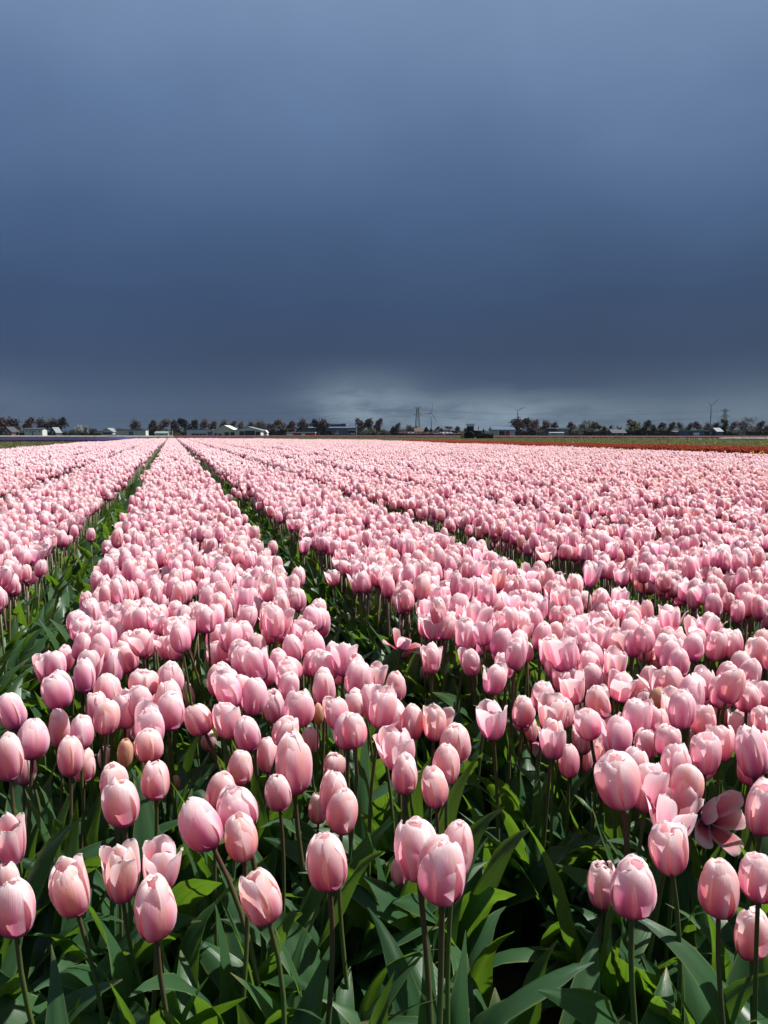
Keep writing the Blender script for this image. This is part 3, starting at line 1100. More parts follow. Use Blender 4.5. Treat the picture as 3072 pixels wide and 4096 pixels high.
NN, NF = 22, 8
mats_pink = [M['petal'], M['stem'], M['leaf']]
pink_src = src_collection('pink_tulip_source', [near_tulip_mesh(300 + i, mats_pink) for i in range(NN)] + [far_tulip_mesh(500 + i, mats_pink) for i in range(NF)])
rest = ~single
X2, Y2, Z2, T2, K2 = X[rest], Y[rest], Z[rest], TONE[rest], k[rest]
thin = (Y2 < 30) | (rng.random(len(X2)) < np.clip(1.15 - (Y2 - 30) / 130, .55, 1))
X2, Y2, Z2, T2, K2 = X2[thin], Y2[thin], Z2[thin], T2[thin], K2[thin]
n = len(X2)
rot = np.zeros((n, 3))
rot[:, 0] = rng.normal(0, .04, n)
rot[:, 1] = rng.normal(0, .04, n)
rot[:, 2] = rng.uniform(0, 6.283, n)
sz = rng.normal(.915, .075, n).clip(.72, 1.1)
scl = np.column_stack([sz, sz, Z2 / .47 * .985])
loose_ = rng.random(n) < np.where(K2 == 1, .48, .16)
pick = np.where(Y2 < 11, np.where(loose_, rng.integers(12, NN, n), rng.integers(0, 12, n)), NN + rng.integers(0, NF, n))
scatter('pink_tulip_field', X2, Y2, np.zeros(n), rot, scl, pick, T2, pink_src,
        'pink tulips in dense beds running away to the horizon', 'tulip field')

# leaves and side shoots that fill the beds near the viewer
def clump_mesh(seed):
    r = random.Random(seed)
    b = MB()
    a = r.uniform(0, 6)
    for q in range(4):
        leaf_grid(b, r.randrange(9999), r.uniform(.25, .38), r.uniform(.034, .058), 12, 7, r.uniform(70, 87), r.uniform(-25, 66), a, (r.uniform(-.02, .02), r.uniform(-.02, .02), 0))
        a += r.uniform(1.2, 2.2)
    return b.mesh('leaf_clump', M['leaf'], True)


clumps = src_collection('leaf_clump_source', [clump_mesh(900 + i) for i in range(14)])
U3, V3 = jitter_points(-4.2, 6.0, .15, 9.0, 84, 8)
k3 = np.floor((U3 - BED0) / PITCH_U)
l3 = (U3 - BED0) - k3 * PITCH_U
inb = (l3 > -.02) & (l3 < wid + .02)
edge_gap = np.where(V3 < 2.2, .10, .0)
keep = (inb & ~((l3 > wid - edge_gap * .3) | (l3 < edge_gap * .25))) | (rng.random(len(U3)) < np.where(V3 < 1.6, .06, np.where(V3 < 2.2, .35, .85)))
X3 = U3 * ROWN.x + V3 * ROWD.x
Y3 = U3 * ROWN.y + V3 * ROWD.y
keep &= (np.abs(X3) < Y3 * .55 + .6) & (Y3 > .35) & (rng.random(len(U3)) < np.where(V3 < 2.5, .95, .85))
X3, Y3 = X3[keep], Y3[keep]
n = len(X3)
rot = np.column_stack([rng.normal(0, .10, n), rng.normal(0, .10, n), rng.uniform(0, 6.28, n)])
s3 = rng.uniform(.78, 1.12, n) * np.where(Y3 > 2.2, 1.14, 1.0)
scatter('tulip_foliage', X3, Y3, np.zeros(n), rot, np.column_stack([s3] * 3), rng.integers(0, 14, n), rng.random(n), clumps,
        'broad green tulip leaves crowding between the stems', 'foliage')

# ------------------------------------------------------------------ fields beyond the pink beds
def low_plant_mesh(seed, mats, hh, r_, nl=5, heads=0, hw=.05, spread=.1):
    r = random.Random(seed)
    b = MB()
    b.m = 0
    for q in range(heads):
        egg(b, r.uniform(-spread, spread), r.uniform(-spread, spread), hh * r.uniform(.72, .9), hw * r.uniform(.85, 1.2), hw * r.uniform(1.2, 1.7), 3, 6, r.uniform(0, 6))
    b.m = 1
    for q in range(nl):
        leaf_grid(b, r.randrange(9999), hh * r.uniform(.75, 1.0), r_, 4, 2, r.uniform(70, 88), r.uniform(10, 60), r.uniform(0, 6.3), (r.uniform(-spread, spread), r.uniform(-spread, spread), 0))
    return b.mesh('low_plant', mats, True)


def poly_points(poly, dens, seed):
    P = np.array(poly)
    x, y = jitter_points(P[:, 0].min(), P[:, 0].max(), P[:, 1].min(), P[:, 1].max(), dens, seed)
    ok = inside(poly, x, y)
    return x[ok], y[ok]


def strip(name, pix, z, dens, src, label, cat, seed, smin=.85, smax=1.15, tonef=None):
    poly = pix_poly(pix, z)
    x, y = poly_points(poly, dens, seed)
    r = np.random.default_rng(seed)
    n = len(x)
    print(name, n)
    rot = np.column_stack([r.normal(0, .06, n), r.normal(0, .06, n), r.uniform(0, 6.28, n)])
    s = r.uniform(smin, smax, n)
    tone = r.random(n) if tonef is None else tonef(x, y, r)
    return scatter(name, x, y, np.zeros(n), rot, np.column_stack([s, s, np.minimum(s, 1.05)]), r.integers(0, len(src.objects), n), tone, src, label, cat)


red_src = src_collection('red_tulip_source', [low_plant_mesh(30 + i, [M['red'], M['leaf_olive']], .44, .022, 4, 3, .055, .09) for i in range(5)])
yel_src = src_collection('yellow_tulip_source', [low_plant_mesh(40 + i, [M['yellow'], M['leaf_olive']], .46, .024, 3, 1, .06, .02) for i in range(3)])
grn_src = src_collection('green_plant_source', [low_plant_mesh(50 + i, [M['yellow'], M['leaf_olive']], .36, .03, 7, 0, .05, .14) for i in range(5)])
pur_src = src_collection('hyacinth_source', [low_plant_mesh(60 + i, [M['purple'], M['leaf_olive']], .34, .02, 3, 7, .085, .22) for i in range(4)])
wht_src = src_collection('white_flower_source', [low_plant_mesh(70 + i, [M['white'], M['leaf_olive']], .40, .03, 3, 7, .10, .3) for i in range(4)])
mau_src = src_collection('mauve_flower_source', [low_plant_mesh(80 + i, [M['mauve'], M['leaf_olive']], .42, .03, 4, 7, .10, .3) for i in range(4)])

RED = [(392, 440.6), (430, 439.9), (475, 440.6), (525, 441.7), (640, 443.9), (768, 446.4), (860, 448.3), (860, 453.5), (768, 450.8), (640, 447.6), (525, 444.9), (434, 441.9)]
strip('red_tulip_field', RED, .46, 30, red_src, 'scarlet tulip field beyond the pink beds at the right', 'tulip field', 31)
FRINGE = [(560, 445.8), (640, 447.7), (768, 450.9), (860, 453.7), (860, 457.3), (768, 454.2), (640, 449.8), (560, 446.6)]
strip('yellow_green_fringe', FRINGE, .42, 20, grn_src, 'yellowish green strip of unopened plants along the red field', 'plants', 32)
strip('yellow_tulip_sprinkle', FRINGE, .46, 1.2, yel_src, 'scattered yellow tulips at the near edge of the red field', 'tulips', 33)
strip('yellow_tulip_scatter', [(560, 440.3), (768, 441.8), (860, 443.0), (860, 448.3), (768, 446.4), (640, 443.9)], .46, .10, yel_src, 'few yellow tulips dotted along the far side of the red field', 'tulips', 34)
GREEN_R = [(190, 437.3), (300, 437.2), (434, 437.5), (525, 438.0), (768, 439.6), (860, 440.4), (860, 448.6), (768, 446.5), (640, 444.0), (525, 441.8), (475, 440.7), (430, 440.0),
           (392, 440.4), (375, 439.8), (250, 438.4), (180, 438.1)]
strip('green_field', GREEN_R, .34, 7, grn_src, 'olive green field of flowerless plants behind the red tulips', 'field', 35, .9, 1.35)
GREEN_L = [(-60, 442.0), (0, 441.3), (60, 441.0), (95, 441.3), (108, 441.1), (89, 441.6), (58, 443.7), (24, 447.3), (0, 449.5), (-60, 452.6)]
strip('short_green_field', GREEN_L, .32, 22, grn_src, 'bright green field between the pink beds and the purple strip', 'field', 36, .75, 1.1)
PURPLE = [(-60, 437.0), (0, 437.0), (90, 437.0), (150, 437.4), (150, 438.0), (136, 438.4), (108, 441.0), (95, 441.2), (60, 440.9), (0, 441.2), (-60, 441.8)]
strip('purple_hyacinth_field', PURPLE, .30, 6.5, pur_src, 'violet blue hyacinth strip beyond the green field at the left', 'flower field', 37, .9, 1.3,
      lambda x, y, r: np.clip((384 + F * x / y - 60) / 90 + .15 * r.standard_normal(len(x)), 0, 1))
strip('pale_flower_strip', [(-60, 436.0), (90, 436.0), (172, 436.1), (172, 436.75), (90, 436.7), (-60, 436.7)], .40, .8, wht_src, 'thin whitish green strip of flowers behind the hyacinths', 'flower field', 38, 1.6, 2.2)
strip('white_flower_strip', [(722, 438.2), (768, 438.25), (860, 438.4), (860, 439.5), (768, 439.2), (722, 438.8)], .40, 3.2, wht_src, 'bright white flower strip at the far right edge', 'flower field', 39, 1.1, 1.5)
strip('mauve_flower_strip', [(176, 436.1), (300, 435.7), (500, 435.9), (700, 436.3), (860, 436.7), (860, 437.9), (700, 437.3), (500, 437.1), (300, 436.7), (176, 437.0)], .42, .9, mau_src,
      'dull mauve flower strip across the far side of the green field', 'flower field', 40, 1.4, 2.0)

# ------------------------------------------------------------------ far side: materials
M['bark'] = plain('bark', (.045, .035, .030), .9, .3, 1.0)
M['white_wall'] = plain('white_wall', (.56, .58, .56), .7, .12, .4)
M['cream_wall'] = plain('cream_wall', (.55, .56, .46), .7, .12, .4)
M['pale_wall'] = plain('pale_grey_wall', (.36, .40, .42), .7, .12, .4)
M['grey_wall'] = plain('grey_wall', (.11, .135, .16), .7, .15, .4)
M['brick_wall'] = plain('brick_wall', (.16, .085, .065), .8, .25, 1.5)
M['dark_wall'] = plain('dark_wall', (.035, .035, .040), .8, .2, .5)
M['blue_panel'] = plain('blue_panel', (.055, .095, .19), .5, .15, .4)
M['red_panel'] = plain('red_panel', (.34, .035, .04), .5, .15, .6)
M['roof_dark'] = plain('dark_roof', (.035, .038, .050), .7, .25, .8)
M['roof_brown'] = plain('brown_roof', (.085, .055, .048), .8, .25, .8)
M['roof_pale'] = plain('pale_metal_roof', (.20, .23, .235), .5, .12, .3)  # greyed so the colour stands in for storm cloud shade on far roofs
M['roof_blue'] = plain('blue_grey_roof', (.065, .10, .17), .5, .15, .3)
M['glass'] = plain('window_glass', (.02, .025, .032), .12, .1, .5)
M['trim'] = plain('white_trim', (.72, .73, .72), .5, .08, 1)
M['steel'] = plain('galvanised_steel', (.07, .075, .08), .6, .15, .2)
M['turbine'] = plain('turbine_paint_shaded', (.075, .085, .10), .5, .06, .1)  # dark grey carries the backlit, cloud-shaded look in the colour itself


def twig_mat(name, a, c, tw=.15):
    m, T = new_mat(name)
    out = T.n('ShaderNodeOutputMaterial')
    b = T.n('ShaderNodeBsdfPrincipled')
    g = T.n('ShaderNodeNewGeometry')
    oi = T.n('ShaderNodeObjectInfo')
    nz = T.noise(g.outputs['Position'], .55, 3, .6)
    col = T.mix(T.math('ADD', T.math('MULTIPLY', g.outputs['Random Per Island'], .6), T.math('MULTIPLY', nz, .4)), a, c)
    hs = T.n('ShaderNodeHueSaturation')
    T.l(T.math('MULTIPLY_ADD', oi.outputs['Random'], .5, .75), hs.inputs['Value'])
    T.l(col, hs.inputs['Color'])
    T.l(hs.outputs[0], b.inputs['Base Color'])
    b.inputs['Roughness'].default_value = .9
    tr = T.n('ShaderNodeBsdfTranslucent')
    T.l(hs.outputs[0], tr.inputs[0])
    mx = T.n('ShaderNodeMixShader')
    mx.inputs[0].default_value = tw
    T.l(b.outputs[0], mx.inputs[1])
    T.l(tr.outputs[0], mx.inputs[2])
    T.l(mx.outputs[0], out.inputs[0])
    return m


M['twig_red'] = twig_mat('reddish_twigs', (.036, .022, .024), (.078, .046, .043))
M['twig_grey'] = twig_mat('grey_twigs', (.038, .032, .033), (.075, .062, .058))
M['olive'] = twig_mat('olive_foliage', (.030, .034, .014), (.075, .075, .030), .25)
M['dark_green'] = twig_mat('dark_foliage', (.012, .018, .012), (.030, .040, .022), .2)
M['blossom'] = twig_mat('blossom', (.22, .22, .18), (.40, .40, .34), .2)


# ------------------------------------------------------------------ trees
def tree_meshes(seed, kind):
    """trunk with limbs, and a crown of many twig-sized faces, for a tree 1 high"""
    r = random.Random(seed)
    t = MB()
    crown = MB()
    spec = dict(round=(.22, .60, .34, .40), tall=(.16, .56, .24, .44), oval=(.16, .57, .29, .43), column=(.05, .52, .15, .48), bush=(.0, .48, .50, .48), spread=(.14, .56, .46, .44))[kind]
    th, cz, cr, ch = spec
    lean = r.uniform(-.03, .03)
    t.tube([(0, 0, 0), (lean * .5, 0, th), (lean, 0, cz), (lean, 0, cz + ch * .6)], [.026, .020, .012, .004], 5)
    cl = []
    for i in range(9 if kind != 'column' else 6):
        a = r.uniform(0, 6.28)
        rr = cr * r.uniform(.35, .85)
        z = cz + ch * r.uniform(-.7, .8)
        k = math.sqrt(max(.1, 1 - ((z - cz) / ch) ** 2))
        p = Vector((math.cos(a) * rr * k, math.sin(a) * rr * k, z))
        t.tube([(lean * .7, 0, max(.04, min(z, cz) - .16)), tuple(p * .5 + Vector((0, 0, z * .48))), tuple(p)], [.010, .006, .002], 4)
        cl.append((p, cr * r.uniform(.38, .62)))
    cl.append((Vector((lean, 0, cz)), cr * .75))
    cl.append((Vector((lean, 0, cz + ch * .55)), cr * .5))
    n = 900 if kind != 'bush' else 600
    for i in range(n):
        p, q = r.choice(cl)
        d = Vector((r.gauss(0, 1), r.gauss(0, 1), r.gauss(0, 1))).normalized() * q * r.uniform(.25, 1.05)
        d.z *= ch / max(cr, .2) * .75
        c = p + d
        if c.z < (th * .8 if th else .02):
            c.z = (th * .8 if th else .02) + r.random() * .06
        ax = Vector((r.gauss(0, 1), r.gauss(0, 1), r.gauss(0, 1.3))).normalized()
        bx = ax.orthogonal().normalized()
        L, w_ = r.uniform(.030, .065), r.uniform(.014, .032)
        b0 = len(crown.v)
        crown.v += [tuple(c - ax * L), tuple(c + bx * w_), tuple(c + ax * L), tuple(c - bx * w_)]
        crown.face([b0, b0 + 1, b0 + 2, b0 + 3])
    return t, crown


TREE = {}
for kind in ('round', 'tall', 'oval', 'column', 'bush', 'spread'):
    for v in range(2):
        t_, c_ = tree_meshes(hash_ if (hash_ := len(TREE) * 7 + 3) else 1, kind)
        TREE[(kind, v)] = (t_.mesh('trunk_mesh', M['bark'], True), c_)
CROWN_CACHE = {}


def crown_mesh(kind, v, mat):
    key = (kind, v, mat)
    if key not in CROWN_CACHE:
        CROWN_CACHE[key] = TREE[(kind, v)][1].mesh('crown_mesh', M[mat])
    return CROWN_CACHE[key]


tree_r = random.Random(9)


def tree(fx, ytop, D, kind, mat, label, group=None, wide=1.0, name=None, cat='tree'):
    """fx, ytop in full-resolution pixels; stands on the ground at distance D"""
    h = far_z(ytop, D)
    root = empty(name or ('bush' if kind == 'bush' else 'tree'), (far_x(fx, D), D, 0), tree_r.uniform(0, 6.28))
    v = tree_r.randrange(2)
    w_ = h * wide * tree_r.uniform(.95, 1.12) * (1.2 if mat == 'olive' else 1.05)
    S = Matrix.Diagonal((w_, w_, h * .985, 1))
    link('trunk', TREE[(kind, v)][0], root, S)
    link('crown', crown_mesh(kind, v, mat), root, S)
    tag(root, label, cat if kind != 'bush' else 'bush', group)
    return root


def box_mesh(x0, x1, y0, y1, z0, z1, mat, name, parent):
    b = MB()
    b.box(x0, x1, y0, y1, z0, z1)
    return b.build(name, mat, parent)


def building(name, label, cat, x0, x1, yroof, yeave, D, depth, wall, roof, ridge='x', openings=(), off=.5, flat=False, over=.35, chimney=None, group=None):
    """x0, x1, yroof, yeave in full-resolution pixels, front wall facing the viewer at distance D.
    openings: (fx0, fx1, ytop, ybottom or None, kind)"""
    X0, X1 = far_x(x0, D), far_x(x1, D)
    cx = (X0 + X1) / 2
    zr, ze = far_z(yroof, D), far_z(yeave, D)
    hw = (X1 - X0) / 2
    root = empty(name, (cx, D, 0))
    tag(root, label, cat, group)
    b = MB()
    if flat:
        b.box(-hw, hw, 0, depth, 0, ze)
        b.build('wall', M[wall], root)
        box_mesh(-hw - .15, hw + .15, -.15, depth + .15, ze + .003, max(zr, ze + .25), M[roof], 'roof', root)
    elif ridge == 'y':
        ax = (off * 2 - 1) * hw
        b.prism([(-hw, 0), (hw, 0), (hw, ze), (ax, zr - .05), (-hw, ze)], 'y', 0, depth)
        b.build('wall', M[wall], root)
        rb = MB()
        s1 = (zr - ze) / (ax + hw)
        s2 = (zr - ze) / (hw - ax)
        rb.prism([(-hw - over, ze - over * s1), (ax, zr), (hw + over, ze - over * s2), (hw + over, ze - over * s2 + .28), (ax, zr + .30), (-hw - over, ze - over * s1 + .28)], 'y', -.4, depth + .4)
        rb.build('roof', M[roof], root)
    else:
        b.prism([(0, 0), (depth, 0), (depth, ze), (depth / 2, zr - .05), (0, ze)], 'x', -hw, hw)
        b.build('wall', M[wall], root)
        rb = MB()
        s1 = (zr - ze) / (depth / 2)
        rb.prism([(-over, ze - over * s1), (depth / 2, zr), (depth + over, ze - over * s1), (depth + over, ze - over * s1 + .25), (depth / 2, zr + .27), (-over, ze - over * s1 + .25)], 'x', -hw - .3, hw + .3)
        rf = rb.build('roof', M[roof], root)
        if chimney:
            box_mesh(chimney * hw - .35, chimney * hw + .35, depth / 2 - .35, depth / 2 + .35, zr - .2, zr + 1.2, M['brick_wall'], 'chimney', rf)
    for o in openings:
        a0, a1 = far_x(o[0], D) - cx, far_x(o[1], D) - cx
        zt = far_z(o[2], D)
        zb = far_z(o[3], D) if o[3] else 0.0
        kind = o[4]
        if kind == 'window':
            f = MB()
            t_ = min(.12, (a1 - a0) * .12)
            f.box(a0, a0 + t_, -.06, -.003, zb, zt)
            f.box(a1 - t_, a1, -.06, -.003, zb, zt)
            f.box(a0 + t_, a1 - t_, -.06, -.003, zt - t_, zt)
            f.box(a0 + t_, a1 - t_, -.06, -.003, zb, zb + t_)
            f.box((a0 + a1) / 2 - t_ / 3, (a0 + a1) / 2 + t_ / 3, -.05, -.003, zb + t_, zt - t_)
            fo = f.build('window', M['trim'], root)
            box_mesh(a0 + t_, a1 - t_, -.025, -.004, zb + t_, zt - t_, M['glass'], 'pane', fo)
        else:
            nm, mt = dict(opening=('doorway', 'dark_wall'), red=('door', 'red_panel'), white=('panel', 'trim'), redpanel=('panel', 'red_panel'), grey=('door', 'grey_wall'),
                          glazing=('glazing', 'glass'), blue=('panel', 'blue_panel'), pale=('panel', 'pale_wall'))[kind]
            box_mesh(a0, a1, -.08, -.003, zb, zt, M[mt], nm, root)
    return root


# ------------------------------------------------------------------ buildings along the horizon, left to right
D0 = 420
building('house', 'dark gabled house behind bare trees at the far left', 'house', 6, 46, 1709, 1728, D0 + 15, 9, 'brick_wall', 'roof_dark', 'y', [(12, 20, 1730, 1737, 'window'), (30, 38, 1730, 1737, 'window'), (22, 28, 1718, 1725, 'window')])
building('long_house', 'long low white house with a dark roof among trees at the left', 'house', 98, 170, 1713, 1718, D0 + 5, 6, 'white_wall', 'roof_dark', 'x',
         [(104, 110, 1722, 1730, 'window'), (118, 126, 1722, 1730, 'window'), (136, 144, 1722, 1730, 'window'), (154, 162, 1722, 1730, 'window'), (128, 133, 1724, None, 'grey')])
building('house', 'small steep-gabled house with pale eaves right of the long white house', 'house', 198, 223, 1711, 1730, D0 + 8, 8, 'dark_wall', 'roof_pale', 'y', [(207, 213, 1726, 1734, 'window')], over=.2)
building('shed', 'white gabled shed with a wide dark opening, alone before the trees', 'shed', 405, 451, 1714, 1728, D0, 10, 'white_wall', 'roof_pale', 'y', [(411, 446, 1729.5, 1737, 'opening')], over=.3)
building('greenhouse_shed', 'long flat cream building with a grey door in its middle', 'building', 464, 583, 1719, 1721, D0, 5, 'cream_wall', 'roof_dark', flat=True,
         openings=[(515, 533, 1725.5, 1741, 'grey'), (487, 488.2, 1722, None, 'pale'), (548, 549.2, 1722, None, 'pale'), (566, 567.2, 1722, None, 'pale')])
building('low_shed', 'low whitish shed beside the olive bush', 'shed', 619, 672, 1727, 1734, D0 + 3, 6, 'white_wall', 'roof_pale', 'x', [(640, 652, 1736, None, 'pale')])
building('long_hall', 'long white hall with a band of low dark windows, left of the cream gable', 'building', 747, 850, 1717, 1720, D0, 12, 'white_wall', 'roof_pale', flat=True,
         openings=[(766, 780, 1734, 1740, 'glazing'), (782, 796, 1734, 1740, 'glazing'), (798, 810, 1734, 1740, 'glazing'), (812, 824, 1734, 1740, 'glazing'), (830, 848, 1727, 1741, 'grey')])
building('gabled_hall', 'cream hall with a broad off-centre gable', 'building', 850.6, 937, 1703, 1722, D0 - 1, 16, 'cream_wall', 'cream_wall', 'y',
         [(858, 867, 1732, None, 'opening'), (873, 886, 1734, None, 'redpanel'), (898, 916, 1729, None, 'opening'), (922, 937, 1729, None, 'opening')], off=.55, over=.3)
building('open_barn', 'wide barn with a pale curved-looking roof and dark open front', 'barn', 938.5, 1043, 1708.5, 1722, D0 - 2, 16, 'white_wall', 'roof_pale', 'y',
         [(958, 978, 1725, None, 'opening'), (980, 1020, 1722.5, None, 'opening'), (1023, 1041, 1726, None, 'opening')], over=.6)
building('little_house', 'tiny white gabled house right of the open barn', 'house', 1054, 1068, 1722.5, 1730, D0 - 6, 5, 'white_wall', 'trim', 'y', [(1058, 1064, 1731, 1735, 'glazing')], over=.2)
building('market_stand', 'low stand with red and white panels under a thin white roof', 'stand', 1147, 1260, 1728.3, 1731, D0 - 70, 5, 'red_panel', 'trim', flat=True,
         openings=[(1147, 1171, 1734, 1746, 'white'), (1206, 1220, 1734, 1746, 'white'), (1190, 1201, 1742, 1746, 'pale')])
building('warehouse', 'upper blue-grey warehouse with a pale roof edge behind two trees', 'warehouse', 1222, 1383, 1695.5, 1699.5, D0 + 60, 40, 'blue_panel', 'roof_pale', flat=True,
         openings=[(1224, 1275, 1705, 1712.5, 'pale')])
building('roof_house', 'small blue block on the right end of the warehouse roof', 'building', 1364, 1383, 1694.5, 1697, D0 + 58.5, 1.2, 'blue_panel', 'roof_blue', flat=True)
building('packing_shed', 'long dark grey shed in front of the blue-grey warehouse', 'shed', 1188, 1424, 1708, 1713, D0 + 30, 20, 'grey_wall', 'roof_blue', 'x',
         [(1341, 1355, 1731, 1736, 'white'), (1347, 1354, 1722, 1728, 'pale'), (1276, 1278, 1722, None, 'pale'), (1394, 1422, 1719, 1721.5, 'white'), (1396, 1419, 1722, 1732, 'glazing'), (1403, 1419, 1732.5, 1736, 'white')])
building('house', 'dark flat-looking house right of the bare tree group', 'house', 1603, 1640, 1711, 1719, D0 + 40, 9, 'pale_wall', 'roof_dark', 'x', [(1612, 1619, 1723, 1731, 'window'), (1624, 1631, 1723, 1731, 'window')])
building('glasshouse', 'small pale glasshouse below the pylon', 'greenhouse', 1632, 1655, 1730, 1735, D0 + 10, 6, 'pale_wall', 'roof_pale', 'x', [(1634, 1642, 1736, 1740, 'glazing'), (1645, 1653, 1736, 1740, 'glazing')])
building('house', 'brown-roofed low house under the pylon', 'house', 1660, 1697, 1712, 1728, D0 + 22, 9, 'brick_wall', 'roof_brown', 'x', [(1664, 1669, 1731, 1737, 'window'), (1686, 1692, 1731, 1737, 'window')], chimney=-.6)
building('house', 'steep dark gabled house just right of the pylon', 'house', 1692, 1720, 1709, 1730, D0 + 18, 10, 'dark_wall', 'roof_dark', 'y', [(1702, 1708, 1728, 1735, 'window')])
building('house', 'narrow dark gabled house below the three-bladed turbine', 'house', 1717, 1733, 1715, 1733, D0 + 24, 8, 'dark_wall', 'roof_dark', 'y', [(1722, 1727, 1732, 1737, 'window')])
building('house', 'white-fronted gabled house with dark steep roof edges', 'house', 1738, 1760, 1713, 1731, D0 + 20, 10, 'white_wall', 'roof_dark', 'y', [(1744, 1749, 1725, 1731, 'window'), (1752, 1756, 1733, 1738, 'window')])
building('house', 'brick house with a dark roof in the middle of the village row', 'house', 1759, 1773, 1714, 1724, D0 + 21, 9, 'brick_wall', 'roof_dark', 'y', [(1763, 1768, 1726, 1732, 'window')])
building('house', 'house with white front and flat white eaves in the village row', 'house', 1773, 1790, 1716, 1721, D0 + 19, 9, 'white_wall', 'roof_dark', 'x', [(1776, 1781, 1724, 1730, 'window'), (1783, 1788, 1724, 1730, 'window')])
building('house', 'long house with a row of white dormers at the right of the village row', 'house', 1788, 1819, 1712, 1724, D0 + 23, 10, 'dark_wall', 'roof_dark', 'x',
         [(1793, 1796, 1715, 1719, 'white'), (1800, 1803, 1715, 1719, 'white'), (1807, 1810, 1715, 1719, 'white'), (1813, 1816, 1715, 1719, 'white'), (1796, 1802, 1728, 1734, 'window')])
building('low_glasshouse', 'long low white glasshouse in front of the village row', 'greenhouse', 1762, 1808, 1730.5, 1735, D0 + 4, 6, 'pale_wall', 'roof_pale', 'x', [(1766, 1782, 1735.8, 1739.5, 'glazing'), (1786, 1804, 1735.8, 1739.5, 'glazing')])
building('barn', 'barn with a blue roof, dark doorway and red door behind the tractor', 'barn', 1970, 2060, 1708.5, 1720, D0 - 10, 14, 'pale_wall', 'roof_blue', 'x',
         [(1996, 2019, 1724, None, 'opening'), (2020.5, 2040, 1724, None, 'red'), (1993, 1995.4, 1722, None, 'white'), (2019.2, 2020.3, 1723, None, 'white'), (2040.3, 2042.5, 1722, None, 'white')])
building('low_building', 'low building with white bands between the tree clumps', 'building', 2196, 2225, 1711, 1714, D0 + 12, 8, 'dark_wall', 'trim', flat=True, openings=[(2199, 2222, 1719, 1722, 'glazing')])
building('low_building', 'longer low building with a white upper band left of the big reddish tree', 'building', 2233, 2275, 1710.5, 1715, D0 + 14, 8, 'grey_wall', 'trim', flat=True, openings=[(2238, 2252, 1719, 1725, 'window'), (2257, 2271, 1719, 1725, 'window')])
building('glasshouse', 'small white glasshouse under the low building with the white bands', 'greenhouse', 2200, 2256, 1730, 1733, D0 - 2, 5, 'pale_wall', 'roof_pale', 'x', [(2206, 2226, 1733.8, 1737, 'glazing')])
building('house', 'dark hipped barn house left of the olive trees', 'house', 2450, 2506, 1719, 1733, D0 - 8, 12, 'dark_wall', 'roof_dark', 'x', [(2462, 2468, 1735, 1739, 'window'), (2488, 2494, 1735, 1739, 'window')], chimney=.5)
building('workshop', 'blue workshop with a bright white door, below the right turbine', 'building', 2748, 2817, 1720, 1724, D0 - 6, 12, 'blue_panel', 'roof_pale', flat=True,
         openings=[(2774, 2797, 1731, 1739, 'white'), (2774, 2797, 1741, 1745, 'white'), (2754, 2768, 1729, 1736, 'glazing')])
building('glasshouse', 'pale glass roofed building left of the narrow dark tree', 'greenhouse', 2868, 2892, 1713, 1727, D0 + 4, 10, 'blue_panel', 'roof_pale', 'x', [(2871, 2889, 1729, 1732, 'glazing')])
building('low_shed', 'low dark shed with small lights below the right tree row', 'shed', 2695, 2746, 1724, 1729, D0 + 8, 8, 'dark_wall', 'roof_dark', 'x', [(2700, 2707, 1732, 1735, 'white'), (2714, 2721, 1732, 1735, 'white'), (2732, 2738, 1732, 1735, 'white')])

